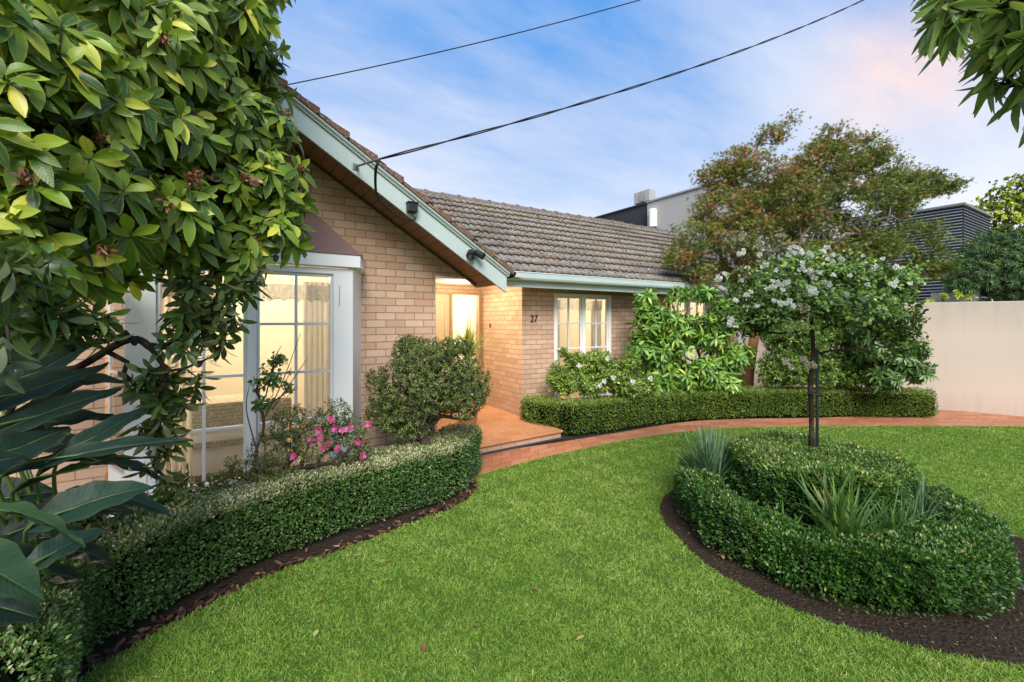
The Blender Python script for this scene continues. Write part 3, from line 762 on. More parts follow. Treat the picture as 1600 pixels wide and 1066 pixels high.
# curtains
def drape(name, x0, x1, y, z0, z1, label, mat, amp=.025, waves=7, hem=0, group=None):
    nx, nz = 60, 6; V = []; F = []
    for j in range(nz+1):
        for i in range(nx+1):
            f = i/nx; g = j/nz
            zz = z0+(z1-z0)*g
            if j == 0: zz += hem*abs(math.sin(f*PI*waves*.7))
            V.append((x0+(x1-x0)*f+.004*math.sin(9*f+j), y+amp*math.sin(2*PI*waves*f+.6*math.sin(3*f))*(.7+.3*(1-g)), zz))
    for j in range(nz):
        for i in range(nx): a = j*(nx+1)+i; F.append((a, a+1, a+nx+2, a+nx+1))
    m = MB(); m.add(V, F)
    o = m.build(name, mat, None, smooth=True, origin=((x0+x1)/2, y, z0)); return tag(o, label, 'curtain', group)
drape('curtain', .60, .86, 4.98, .28, 2.2, 'beige curtain gathered at the right side of the bay window', M['curtain'], .03, 5)
drape('curtain', -.60, -.33, 4.98, .28, 2.2, 'cream curtain gathered at the left side of the bay window', M['sheer'], .03, 5)
drape('valance', .16, .86, 4.90, 1.98, 2.16, 'short lace valance across the top of the right bay casement', M['lace'], .012, 8, .035)
drape('valance', -.57, .1, 4.90, 1.98, 2.16, 'short lace valance across the top of the left bay casement', M['lace'], .012, 8, .035)
drape('curtain', 4.98, 5.22, 6.62, .3, 2.2, 'white curtain at the left side of the window beside number 27', M['curtain'], .03, 5)
drape('curtain', 6.02, 6.28, 6.62, .3, 2.2, 'white curtain at the right side of the window beside number 27', M['curtain'], .03, 5)
drape('valance', 4.98, 6.28, 6.58, 1.98, 2.22, 'lace valance across the window beside number 27', M['lace'], .012, 14, .04)
drape('curtain', 8.14, 9.44, 6.62, .3, 2.22, 'cream sheer curtain drawn across the far window of the wing', M['sheer'], .02, 22)
# sideboard under a lace cloth
t = thing('sideboard', (-.1, 5.75, .12), 'low sideboard behind the bay window glass, standing under the lace cloth', 'sideboard')
m = MB(); m.box(-.55, .50, 5.5, 6.0, .22, .93); m.build('cabinet', M['room'], t, bevel=.01)
for a, b in ((-.52,5.53),(.44,5.53),(-.52,5.94),(.44,5.94)): MB().box(a, a+.04, b, b+.04, .12, .22).build('leg', M['wood'], t)
k = NT('lace_cloth'); P = k.pos(); v = k.n('ShaderNodeTexVoronoi'); v.inputs['Scale'].default_value = 34; k.set(v, 'Vector', P)
sep = k.n('ShaderNodeSeparateXYZ'); k.set(sep, 0, P); wv = k.math('SINE', k.math('MULTIPLY', sep.outputs[2], 170))
c = k.mix(k.math('LESS_THAN', v.outputs['Distance'], .32), C(.42,.36,.28), C(.72,.62,.48)); c = k.mix(k.math('GREATER_THAN', wv, .75), c, C(.60,.51,.38))
M['lace_cloth'] = k.done(k.pbr(c, .8, None, .2))
m = MB(); m.box(-.58, .53, 5.47, 6.03, .932, .945)
for i in range(40):
    x = -.58+i*1.11/40; m.box(x, x+1.11/40, 5.455+.006*math.sin(i), 5.468, .70+.012*abs(math.sin(i*.8)), .93)
    m.box(x, x+1.11/40, 5.457+.006*math.sin(i*1.7), 5.470, .50+.010*abs(math.sin(i*.8)), .56)
tag(m.build('lace_cloth', M['lace_cloth'], None, origin=(0, 5.75, .93)), 'patterned lace cloth hanging over the sideboard behind the bay window', 'cloth')
# ================================================================ GROUND, PATH, PORCH, LAWN
def flat(name, pts, z, mat, kind='structure'):
    me = bpy.data.meshes.new(name); me.from_pydata([(float(p[0]), float(p[1]), z) for p in pts], [], [tuple(range(len(pts)))]); me.update()
    if me.polygons[0].normal.z < 0: me.flip_normals()
    o = link_mesh(name, me, mat); ORI[o] = np.zeros(3); return tag(o, kind=kind)
# ground: one sheet to the horizon, finer near the garden
flat('ground', [(-900,-900), (900,-900), (900,900), (-900,900)], -.03, M['ground'])
PO = [gr(742,745), gr(800,728), gr(880,708), gr(1000,684), gr(1100,672), gr(1200,667.5), gr(1400,666), gr(1600,667)]
PI_ = [gr(745,712), gr(800,702), gr(880,690), gr(960,677), gr(1100,657), gr(1300,652), gr(1475,641), gr(1600,651)]
PO = [fr(4.35,-1.05), fr(4.75,-.75)]+PO+[fr(7.3,10.3)]; PI_ = [fr(5.0,-1.35), fr(5.5,-.9)]+PI_+[fr(7.7,10.3)]
co, ci = catmull(PO, 10), catmull(PI_, 10)
n = len(co); V = np.concatenate([co, ci]); V[:, 2] = .0
me = bpy.data.meshes.new('path'); me.from_pydata([tuple(map(float, v)) for v in V], [], [(i, i+1, n+i+1, n+i) for i in range(n-1)]); me.update()
uv = me.uv_layers.new(name='UVMap'); mid = (co+ci)/2; s = np.concatenate([[0], np.cumsum(np.linalg.norm(np.diff(mid, axis=0), axis=1))])
for lo in me.loops:
    i = lo.vertex_index; j = i % n; wd = np.linalg.norm(co[j]-ci[j]); uv.data[lo.index].uv = (s[j], 0 if i < n else wd)
if me.polygons[0].normal.z < 0: me.flip_normals()
pt = tag(link_mesh('path', me, M['path_tile']), kind='structure'); ORI[pt] = np.zeros(3)
# soil sheet with relief
nx = 150; gx = np.linspace(-4, 13.5, nx); gy = np.linspace(-4, 8.2, 110); XX, YY_ = np.meshgrid(gx, gy)
V = np.stack([XX.ravel(), YY_.ravel(), np.full(XX.size, -.012)], 1)
j, i = np.meshgrid(np.arange(109), np.arange(nx-1), indexing='ij'); a = (j*nx+i).ravel()
so = mesh_np('soil', V, np.stack([a, a+1, a+nx+1, a+nx], 1).ravel(), np.full(len(a), 4), M['soil'], smooth=True); tag(so, kind='structure')
# porch platform
t = thing('porch_floor', (3.2, 6.4, 0), None, None); t['kind'] = 'structure'
m = MB(); m.prism([(2.13,5.19,.095), (4.24,5.285,.095), (4.24,6.40,.095), (4.22,6.40,.095), (4.22,7.9,.095), (2.13,7.9,.095)], (0,0,.035)); m.build('tiles', M['porch_tile'], t, bevel=.008)
m = MB(); m.prism([(2.13,5.22,0), (4.21,5.31,0), (4.21,6.38,0), (4.20,6.38,0), (4.20,7.9,0), (2.13,7.9,0)], (0,0,.094)); m.build('riser', M['brick_x'], t)
m = MB(); m.prism([(2.13,5.17,.0), (4.26,5.265,.0), (4.26,5.31,0), (2.13,5.22,0)], (0,0,.022)); m.build('edge_strip', M['charcoal'], t, bevel=.004)
# lawn edge along the front hedge (walking from the porch back past the camera)
LE = [gr(742,748), gr(744,765), gr(716,790), gr(650,815), gr(560,850), gr(430,896), gr(310,954), gr(200,1016), gr(110,1085), fr(1.5,-1.7), fr(.4,-2.0), fr(-3,-2.2)]
le = catmull(LE, 8)
lawn_out = catmull(PO, 10)
lawn = np.concatenate([lawn_out[12:, :2], np.array([fr(7.0,10.4)[:2], fr(-3,10.4)[:2]]), le[::-1][:, :2]])
SC = np.array([2.76, 3.72]); SR = 1.38          # soil ring centre lat,depth
th_ = np.linspace(0, 2*PI, 90, endpoint=False)
ring = np.array([fr(SC[1]+SR*math.sin(a)*(1+.03*math.sin(3*a)), SC[0]+SR*1.03*math.cos(a)*(1+.02*math.sin(5*a+1))) for a in th_])
flat('lawn_base', lawn, .0, M['thatch'])
rg = flat('planting_bed', [ (p[0], p[1]) for p in ring], .006, M['soil'])
def inside(P, poly):
    x, y = P[:, 0], P[:, 1]; r = np.zeros(len(P), bool); q = np.roll(poly, 1, 0)
    for (x1, y1), (x2, y2) in zip(poly[:, :2], q[:, :2]):
        c = ((y1 > y) != (y2 > y)); 
        with np.errstate(divide='ignore', invalid='ignore'): r ^= c & (x < (x2-x1)*(y-y1)/(y2-y1+1e-12)+x1)
    return r
# grass blades
n = 1250000
dd = 1.7+(RNG.random(n)**1.5)*7.6; la = (RNG.random(n)*2-1)*(1.32*dd+.9)+.55
P = dd[:, None]*FW+la[:, None]*RT
ok = inside(P, lawn) & ~inside(P, ring[:, :2]); P = P[ok]; dd = dd[ok]
clump = lump(np.stack([P[:, 0], P[:, 1], P[:, 0]*0], 1), 9, 2)+lump(np.stack([P[:, 0], P[:, 1], P[:, 0]*0], 1), 31, 5)*.7
thin = np.clip(lump(P, 1.7, 13)*.8-.45, 0, .2); keep = RNG.random(len(P)) < (.74+.24*clump-thin); P = P[keep]; dd = dd[keep]; clump = clump[keep]
n = len(P)
P[:, 2] = .0
d = np.stack([RNG.normal(0, .55, n), RNG.normal(0, .55, n), np.full(n, .8)], 1)
L = (.021+.023*RNG.random(n))*(1+.20*clump); W = (.0022+.00055*dd)
patch = lump(P, .8, 1)*.10+lump(P, 2.5, 3)*.08+lump(P, 7, 9)*.06
rnd = np.clip(RNG.normal(.5, .2, n)+patch+clump*.07, 0, 1)
T_BL = (np.array([[-.5,0,0],[.5,0,0],[.38,.55,0],[-.38,.55,0],[0,1,0]]), [(0,1,2,3),(3,2,4)])
m_gr = leaf_mat('grass_blade', [(0, C(.052,.105,.014)), (.3, C(.105,.190,.024)), (.6, C(.178,.275,.045)), (.88, C(.280,.350,.08)), (1, C(.48,.44,.19))], trans=.3, rough=.55, spec=.2)
gs = leaves('lawn_grass', None, m_gr, P, d, rdir(n)*[1,1,.3], L, W, T_BL, rnd, bend=.35*RNG.random(n)+.1)
tag(gs, 'short bright green lawn grass', 'grass', kind='stuff')

# bits of litter blown onto the path
q = RNG.integers(8, len(co)-14, 150); f_ = RNG.random(150)**.6
P = ci[q]*(f_[:, None])+co[q]*(1-f_[:, None]); P[:, 2] = .004+.004*RNG.random(150)
LL = .010+.022*RNG.random(150)
m_deb = leaf_mat('dead_scrap', [(0, C(.04,.025,.015)), (.6, C(.16,.09,.05)), (1, C(.5,.42,.3))], trans=0, rough=.8, spec=.1)
tag(leaves('path_litter', None, m_deb, P, rdir(150)*[1,1,.1], rdir(150)*.3+[0,0,1], LL, LL*.5, T_SMALL), 'tiny dry leaf scraps scattered along the terracotta path', 'litter', kind='stuff')
# ================================================================ BOUNDARY WALL AND NEIGHBOURS
w0 = np.array([12.12,2.90]); w1 = np.array([12.53,1.92]); dv = (w1-w0)/np.linalg.norm(w1-w0); nv = np.array([-dv[1], dv[0]])
a = w0-dv*3.6; b = w0+dv*6
if nv[0] < 0: nv = -nv
m = MB(); m.prism([(a[0],a[1],-.05), (b[0],b[1],-.05), (b[0]+nv[0]*.18,b[1]+nv[1]*.18,-.05), (a[0]+nv[0]*.18,a[1]+nv[1]*.18,-.05)], (0,0,2.22))
tag(m.build('boundary_wall', M['render'], None, bevel=.012, origin=(w0[0], w0[1], 0)), 'tall plain cream rendered garden wall at the right end of the path', 'wall')

t = thing('neighbour_house', (17, 13, 0), 'flat roofed neighbouring house with charcoal and pale rendered walls behind the tiled ridge', 'house')
m = MB(); m.box(16.0, 24, 13.55, 19.3, 0, 7.15); m.build('wall', M['charcoal'], t)
m = MB(); m.box(15.6, 24, 9.3, 13.5, 0, 7.05); m.build('wall', M['beige'], t)
m = MB(); m.box(15.94, 24.1, 13.51, 19.4, 7.152, 7.22); m.build('parapet_cap', M['charcoal'], t)
m = MB(); m.box(15.54, 24.1, 9.2, 13.54, 7.052, 7.12); m.build('parapet_cap', M['grey_box'], t)
m = MB(); m.lathe((15.5, 13.1, 5.9), [(.17,0),(.17,.75),(.14,.78)], 18); m.lathe((15.5,13.1,0), [(.05,0),(.05,5.9)], 10); m.build('rainwater_head', M['white'], t)
m = MB(); m.box(15.97, 15.995, 15.6, 15.9, 6.3, 6.55); m.build('vent', M['charcoal'], t, bevel=.01)
t = thing('air_conditioner', (16.3, 13.9, 7.22), 'pale grey air conditioning unit on the flat roof of the neighbouring house', 'air conditioner')
m = MB(); m.box(16.05, 16.45, 13.75, 14.7, 7.3, 7.85); m.build('casing', M['beige'], t, bevel=.03)
m = MB(); m.lathe((16.04, 14.2, 7.58), [(.22,0),(.22,.012),(.05,.014)], 24, (-1,0,0)); m.build('fan_grille', M['grey_box'], t)
MB().box(16.1, 16.4, 13.8, 13.9, 7.22, 7.3).build('foot', M['steel'], t); MB().box(16.1, 16.4, 14.5, 14.6, 7.22, 7.3).build('foot', M['steel'], t)
# corrugated house
k = NT('corrugated_cladding'); P = k.pos(); sep = k.n('ShaderNodeSeparateXYZ'); k.set(sep, 0, P)
wv = k.math('SINE', k.math('MULTIPLY', sep.outputs[2], 2*PI/.15)); n1 = k.noise(1, P, 4)
c = k.mix(k.math('MULTIPLY_ADD', wv, .5, .5), C(.12,.13,.15), C(.44,.47,.52)); c = k.mix(k.math('MULTIPLY', n1, .3), c, C(.2,.2,.2))
M['corr'] = k.done(k.pbr(c, .4, k.bump(wv, 1, .06), .5, .3))
def corrugated(m, x0, y0, x1, y1, z0, z1, pitch=.15, dep=.04):
    """horizontal corrugated sheet between two plan points"""
    e = np.array([x1-x0, y1-y0, 0.]); e /= np.linalg.norm(e); nn = np.array([e[1], -e[0], 0])
    zz = np.arange(z0, z1, pitch/6); V = []; 
    for z in zz:
        o = nn*dep*math.sin(2*PI*z/pitch); V += [(x0+o[0], y0+o[1], z), (x1+o[0], y1+o[1], z)]
    m.add(V, [(2*i, 2*i+1, 2*i+3, 2*i+2) for i in range(len(zz)-1)])
t = thing('corrugated_house', (31, 8, 0), 'two storey house clad in grey horizontal corrugated metal beyond the garden wall', 'house')
m = MB(); m.box(30.8, 35.7, 6.8, 18, 0, 7.5); m.build('wall', M['charcoal'], t)
m = MB(); corrugated(m, 30.7, 6.7, 35.8, 6.7, 3.0, 7.6); m.build('cladding', M['corr'], t, smooth=True)
m = MB(); corrugated(m, 30.7, 9.2, 30.7, 6.7, 3.0, 7.6); m.build('cladding', M['corr'], t, smooth=True)
m = MB(); m.box(30.6, 35.9, 6.6, 18, 7.55, 7.66); m.build('parapet_cap', M['steel'], t)
m = MB(); m.box(28.4, 31.2, 9.4, 16, 5.9, 6.1); m.build('awning', M['charcoal'], t)
m = MB(); corrugated(m, 30.6, 17, 30.6, 9.3, 6.3, 7.9); m.build('cladding', paint('pale_cladding', C(.42,.44,.47), .5, .3), t, smooth=True)
m = MB(); m.box(32.6, 34.6, 6.55, 6.62, 3.4, 5.2); m.build('window', paint('dark_glazing', C(.03,.035,.04), .15, .1), t)
m = MB(); m.box(28.4, 30.4, 6.9, 9, 0, 5.0); corrugated(m, 28.35, 9, 28.35, 6.85, .5, 4.4); m.build('garage', M['corr'], t)
t = thing('water_tank', (21.5, 4.6, 0), 'pale grey panel enclosure standing just behind the cream garden wall', 'tank')
q = at(1508, 470, 17); m = MB(); m.box(q[0]-.75, q[0]+.75, q[1]-.3, q[1]+.8, 0, 2.92); m.build('enclosure', M['grey_box'], t, bevel=.02)
m = MB(); m.box(q[0]-.8, q[0]+.8, q[1]-.35, q[1]+.85, 2.922, 2.98); m.build('lid', M['steel'], t)
# ================================================================ HEDGES
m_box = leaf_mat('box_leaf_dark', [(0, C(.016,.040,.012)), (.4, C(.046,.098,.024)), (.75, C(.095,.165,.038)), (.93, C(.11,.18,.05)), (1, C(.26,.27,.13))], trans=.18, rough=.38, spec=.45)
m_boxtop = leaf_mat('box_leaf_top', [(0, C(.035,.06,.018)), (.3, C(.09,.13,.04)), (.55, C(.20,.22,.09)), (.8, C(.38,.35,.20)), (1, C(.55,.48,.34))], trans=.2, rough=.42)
m_box2 = leaf_mat('box_leaf_light', [(0, C(.03,.065,.010)), (.4, C(.075,.13,.018)), (.75, C(.15,.21,.03)), (1, C(.30,.34,.09))], trans=.25, rough=.45)
m_box3 = leaf_mat('box_leaf_mid', [(0, C(.008,.026,.005)), (.4, C(.022,.066,.010)), (.75, C(.048,.120,.016)), (.97, C(.10,.18,.026)), (1, C(.30,.27,.11))], trans=.2, rough=.4)
m_core = paint('hedge_core', C(.006,.009,.004), .95, .1, spec=.02)  # near black, stands in for shade in the gaps between leaves

def hedge_profile(h, hw, corner=.05):
    return [(hw*.94, .03), (hw*1.0, h*.35), (hw, h-corner), (hw-corner*.4, h-corner*.35), (hw-corner, h), (0, h)]
def prof_sample(prof, n, radial=False):
    P = np.array(prof); seg = P[1:]-P[:-1]; L = np.linalg.norm(seg, axis=1)
    w = L*((P[1:, 0]+P[:-1, 0])/2 if radial else 1); w = w/w.sum()
    i = RNG.choice(len(L), n, p=w); t = RNG.random(n)
    if radial:
        r0, r1 = P[i, 0], P[i+1, 0]; dr = r1-r0; big = np.abs(dr) > 1e-4
        t = np.where(big, (np.sqrt(r0**2+t*(r1**2-r0**2))-r0)/np.where(big, dr, 1), t)
    q = P[i]+seg[i]*t[:, None]; nn = np.stack([seg[i, 1], -seg[i, 0]], 1); nn /= np.linalg.norm(nn, axis=1, keepdims=True)
    return q, nn
def hedge(name, label, path, h, hw, n, mat, topmat=None, leaf=.02, closed=False, hvar=None, rough=.03, cat='hedge', topsp=None, ends=(True, True), seed=1, gaps=None):
    """path: dense centreline (k,3)"""
    path = np.asarray(path, float); base = path[len(path)//2].copy(); base[2] = 0
    t = thing(name, base, label, cat)
    seg = np.diff(path, axis=0); sl = np.linalg.norm(seg, axis=1); tot = sl.sum(); cs = np.concatenate([[0], np.cumsum(sl)])
    prof = hedge_profile(h, hw)
    arc = (2*h+2*hw); capA = 0 if closed else (PI*hw*(h+hw/2))
    nb = int(n*tot*arc/(tot*arc+capA)); nc = (n-nb)//2 if not closed else 0
    def place(s, q, nn, side):
        i = np.clip(np.searchsorted(cs, s)-1, 0, len(seg)-1); f = (s-cs[i])/sl[i]
        p = path[i]+seg[i]*f[:, None]
        T = np.gradient(path, axis=0); T = norm(T); tt = norm(T[i]*(1-f[:, None])+T[np.minimum(i+1, len(T)-1)]*f[:, None])
        nr = np.stack([tt[:, 1], -tt[:, 0], 0*tt[:, 0]], 1)*side[:, None]
        return p+nr*q[:, :1]+np.array([0, 0, 1])*q[:, 1:], nr*nn[:, :1]+np.array([0, 0, 1])*nn[:, 1:]
    q, nn = prof_sample(prof, nb); P, N = place(RNG.random(nb)*tot, q, nn, np.where(RNG.random(nb) < .5, 1., -1.))
    if not closed:
        for e in (0, 1):
            if not ends[e]: continue
            q, nn = prof_sample(prof, nc, True); c = path[0] if e == 0 else path[-1]
            o = path[0]-path[1] if e == 0 else path[-1]-path[-2]; a0 = math.atan2(o[1], o[0]); a = a0+(RNG.random(nc)-.5)*PI
            dr = np.stack([np.cos(a), np.sin(a), 0*a], 1)
            P = np.concatenate([P, c+dr*q[:, :1]+np.array([0, 0, 1])*q[:, 1:]]); N = np.concatenate([N, dr*nn[:, :1]+np.array([0, 0, 1])*nn[:, 1:]])
    return finish_hedge(t, P, N, h, mat, topmat, leaf, hvar, rough, seed, path, hw, closed, gaps, topmat is not None)
def finish_hedge(t, P, N, h, mat, topmat, leaf, hvar, rough, seed, path, hw, closed, gaps=None, topfade=False):
    n = len(P)
    b = lump(P, 5, seed)*rough+lump(P, 14, seed+4)*rough*.55
    fine = lump(P, 38, seed+7)
    P = P+N*(b-.004-.075*RNG.random(n)**2.4+.03*(RNG.random(n) < .03)*RNG.random(n)+fine*.010)[:, None]
    if hvar is not None:
        f = hvar(P); P[:, 2] *= f
    P[:, 2] = np.maximum(P[:, 2], .02)
    kk = RNG.random(n) < (.74+.30*fine+.32*lump(P, 75, seed+21))
    if gaps is not None: kk &= gaps(P)
    P, N, fine = P[kk], N[kk], fine[kk]; n = len(P)
    d = norm(N*.8+rdir(n)*.75+np.array([0,0,.35])); nr = norm(N+rdir(n)*.6+np.array([0,0,.5]))
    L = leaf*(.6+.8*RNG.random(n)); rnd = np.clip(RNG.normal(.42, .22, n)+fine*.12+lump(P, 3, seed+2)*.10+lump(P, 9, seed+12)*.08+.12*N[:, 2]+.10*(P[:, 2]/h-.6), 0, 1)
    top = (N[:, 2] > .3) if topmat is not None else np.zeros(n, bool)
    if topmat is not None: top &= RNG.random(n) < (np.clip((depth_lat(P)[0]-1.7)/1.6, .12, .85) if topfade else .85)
    side = ~top
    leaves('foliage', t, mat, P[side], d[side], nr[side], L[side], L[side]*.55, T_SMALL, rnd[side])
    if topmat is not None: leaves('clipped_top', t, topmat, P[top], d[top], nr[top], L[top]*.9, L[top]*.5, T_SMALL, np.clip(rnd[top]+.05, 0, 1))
    ns = int(n*.004); js = RNG.integers(0, n, ns)
    ns_d = norm(N[js]*.7+np.array([0,0,.9])+rdir(ns)*.5); mm = MB(); LP_, LD_ = [], []
    for p_, d_, l_ in zip(P[js], ns_d, .03+.05*RNG.random(ns)):
        mm.tube([p_-d_*.03, p_+d_*l_], [.0014, .0008], 3, False)
        for q_ in (.35, .6, .8, 1.0): LP_ += [p_+d_*l_*q_]*2; LD_ += [d_*.6+RNG.normal(0, .6, 3) for _ in range(2)]
    tag(mm.build('shoots', M['bark_pale'], t), kind='stuff')
    leaves('young_leaves', t, mat, np.array(LP_), np.array(LD_), rdir(len(LP_)), leaf*.85, leaf*.5, T_SMALL, rcol(len(LP_), .78, .12))
    # near-black solid that paints the shade inside the hedge
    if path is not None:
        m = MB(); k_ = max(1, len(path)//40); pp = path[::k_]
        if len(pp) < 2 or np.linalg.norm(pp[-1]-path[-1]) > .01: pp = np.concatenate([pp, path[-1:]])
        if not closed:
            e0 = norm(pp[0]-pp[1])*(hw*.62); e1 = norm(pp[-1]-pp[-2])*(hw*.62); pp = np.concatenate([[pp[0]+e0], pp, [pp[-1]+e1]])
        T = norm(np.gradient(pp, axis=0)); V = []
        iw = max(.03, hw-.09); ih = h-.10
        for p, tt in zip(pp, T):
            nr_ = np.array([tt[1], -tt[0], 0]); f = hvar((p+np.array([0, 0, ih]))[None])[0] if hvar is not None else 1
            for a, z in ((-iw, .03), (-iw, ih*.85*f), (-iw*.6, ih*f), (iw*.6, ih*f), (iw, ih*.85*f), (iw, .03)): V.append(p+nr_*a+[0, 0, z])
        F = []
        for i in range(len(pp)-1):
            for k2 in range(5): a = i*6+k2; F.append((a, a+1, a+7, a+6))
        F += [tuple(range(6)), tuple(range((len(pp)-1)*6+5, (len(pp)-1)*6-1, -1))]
        m.add(V, F); m.build('shade_core', m_core, t)
    return t
# front left hedge
HC = [gr(742,700), gr(728,755), gr(690,772), gr(640,790), gr(556,820), gr(432,860), gr(310,912), gr(195,975), gr(90,1045), fr(1.85,-2.1), fr(1.5,-2.6)]
# front face foot line, pushed inward by half the hedge width
foot = catmull([gr(745,752), gr(716,777), gr(660,797), gr(560,829), gr(432,873), gr(310,930), gr(205,990), gr(120,1052), fr(1.75,-1.86), fr(1.35,-2.3)], 8)
T = norm(np.gradient(foot, axis=0)); nrm_ = np.stack([-T[:, 1], T[:, 0], 0*T[:, 0]], 1)
if np.dot(nrm_[20], FW) < 0: nrm_ = -nrm_
hw = .245; cl = foot+nrm_*hw
back = np.array([fr(5.35,-.52), fr(5.12,-.47)])
cl = np.concatenate([catmull([fr(5.30,-.62), fr(5.05,-.66), cl[2]], 5)[:-1], cl[2:]])
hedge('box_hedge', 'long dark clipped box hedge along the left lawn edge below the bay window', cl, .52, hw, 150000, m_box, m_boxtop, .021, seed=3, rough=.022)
# back hedge
foot = catmull([gr(893,684), gr(960,676), gr(1040,663), gr(1100,658), gr(1200,654), gr(1300,653), gr(1400,654), gr(1462,655)], 8)
T = norm(np.gradient(foot, axis=0)); nrm_ = np.stack([-T[:, 1], T[:, 0], 0*T[:, 0]], 1)
if np.dot(nrm_[10], FW) < 0: nrm_ = -nrm_
cl = foot+nrm_*.25
cl = np.concatenate([catmull([fr(7.45,.38), fr(7.22,.60), cl[1]], 5)[:-1], cl[1:-1]])
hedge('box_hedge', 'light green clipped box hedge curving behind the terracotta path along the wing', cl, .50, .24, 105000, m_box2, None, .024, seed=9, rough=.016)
# round bed: outer ring and raised centre
CC = fr(3.92, 2.655)
angs = np.linspace(0, 2*PI, 73)
cl = np.array([CC-FW*.13-RT*.085+RT*(.90*math.cos(a-.56))+FW*(1.035*math.sin(a-.56)) for a in angs])
def hv(P):
    a = np.arctan2(P[:, 1]-CC[1], P[:, 0]-CC[0]); return .93+.06*np.sin(3*a+1)+.05*np.sin(5*a)-.10*np.exp(-((a+.25)/.18)**2)
def gp(P):
    a = np.arctan2(P[:, 1]-CC[1], P[:, 0]-CC[0]); lo = P[:, 2] < .20
    return ~((np.abs(a+.62) < .42) & lo & (RNG.random(len(P)) < .75)) & ~((P[:, 2] < .10) & (RNG.random(len(P)) < .55))
ringh = hedge('box_hedge', 'low outer ring of dark green box hedge around the white standard rose', cl, .42, .160, 145000, m_box3, None, .024, closed=True, hvar=hv, rough=.04, seed=5, gaps=gp)
t = thing('box_hedge', CC, 'raised round inner mound of box hedge at the foot of the white standard rose', 'hedge')
prof = [(.62,.03), (.67,.25), (.68,.58), (.65,.645), (.59,.66), (0,.66)]
n = 75000; q, nn = prof_sample(prof, n, True)
a = RNG.random(n)*2*PI; dr = np.stack([np.cos(a), np.sin(a), 0*a], 1)
P = CC+dr*q[:, :1]+np.array([0,0,1])*q[:, 1:]; N = dr*nn[:, :1]+np.array([0,0,1])*nn[:, 1:]
hole = np.linalg.norm(P[:, :2]-CC[:2], axis=1) < .07; P = P[~hole]; N = N[~hole]
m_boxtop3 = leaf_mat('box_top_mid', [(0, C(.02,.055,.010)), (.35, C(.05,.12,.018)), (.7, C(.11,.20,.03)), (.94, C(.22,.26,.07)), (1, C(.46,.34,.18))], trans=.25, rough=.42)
finish_hedge(t, P, N, .6, m_box3, m_boxtop3, .024, lambda P: 1+.04*np.sin(P[:, 0]*4)*np.cos(P[:, 1]*5), .035, 8, None, 0, True)
MB().lathe(CC, [(.54,.02),(.60,.30),(.57,.50),(.38,.53),(.0,.53)], 32).build('shade_core', m_core, t)  # dark filler for the shade inside the mound
# bare twigs showing at the worn side of the ring
m = MB()
for i in range(70):
    a = rad(RNG.uniform(-75, 15)); r = RNG.uniform(.95, 1.10); p = CC+[r*math.cos(a), r*math.sin(a), .0]
    o = np.array([math.cos(a), math.sin(a), 0])*RNG.uniform(.02, .2)+[0, 0, RNG.uniform(.12, .34)]+RNG.normal(0, .05, 3)
    pts = catmull([p, p+o*.4+RNG.normal(0, .02, 3), p+o*.75+RNG.normal(0, .02, 3), p+o], 3); m.tube(pts, list(np.linspace(.006, .002, len(pts))), 5, False)
m.build('twigs', M['bark_pale'], ringh)
m = MB()
pts = catmull([fr(3.05,3.55,.02), fr(2.85,3.60,.035), fr(2.70,3.52,.02), fr(2.66,3.40,.015)], 8); m.tube(pts, .011, 8)
tag(m.build('garden_hose', paint('brown_hose', C(.09,.04,.03), .5, .3), None, smooth=True, origin=fr(2.85,3.55,.02)), 'short brown irrigation pipe on the soil beside the worn side of the ring hedge', 'pipe')

# ================================================================ LITTER
m_lit = leaf_mat('dead_leaf', [(0, C(.03,.016,.010)), (.4, C(.10,.045,.025)), (.7, C(.20,.10,.06)), (1, C(.36,.25,.15))], trans=.1, rough=.7, spec=.2, vein=C(.12,.06,.04))
n = 420; i = RNG.integers(4, len(le)-6, n); P = le[i].copy(); Tn = norm(np.gradient(le, axis=0))[i]; inn = np.stack([-Tn[:, 1], Tn[:, 0], 0*Tn[:, 0]], 1)
if np.dot(inn[0], FW) < 0 and np.mean(inn@FW) < 0: inn = -inn
P = P+inn*(np.abs(RNG.normal(.05, .035, n)))[:, None]+Tn*RNG.uniform(-.1, .1, n)[:, None]; P[:, 2] = .002+.015*RNG.random(n)
L = .03+.045*RNG.random(n)
tag(leaves('leaf_litter', None, m_lit, P, rdir(n)*[1,1,.25], rdir(n)*[.5,.5,.2]+[0,0,1], L, L*.45, T_FLAT, rcol(n, .5, .25), bend=RNG.uniform(-.3,.2,n)), 'dry brown leaves lying on the soil under the left hedge', 'litter', kind='stuff')
n = 5200; a = RNG.random(n)*2*PI; r = np.sqrt(RNG.random(n)); P = np.array([fr(SC[1]+SR*ri*math.sin(ai), SC[0]+SR*ri*1.03*math.cos(ai), .008) for ri, ai in zip(r, a)])
P[:, 2] += .012*RNG.random(n); L = .008+.022*RNG.random(n)
m_mul = leaf_mat('mulch', [(0, C(.02,.013,.009)), (.5, C(.07,.045,.03)), (.85, C(.20,.14,.09)), (1, C(.42,.33,.22))], trans=0, rough=.9, spec=.1)
tag(leaves('mulch', None, m_mul, P, rdir(n)*[1,1,.25], rdir(n)*.5+[0,0,1], L, L*.3, T_SMALL, rcol(n, .4, .3)), 'fine twigs and chips scattered over the dark soil ring', 'mulch', kind='stuff')
m_fall = leaf_mat('fallen_leaf', [(0, C(.16,.05,.03)), (.4, C(.40,.25,.09)), (.7, C(.36,.38,.10)), (1, C(.50,.46,.22))], trans=.1, rough=.6, vein=C(.5,.42,.2))
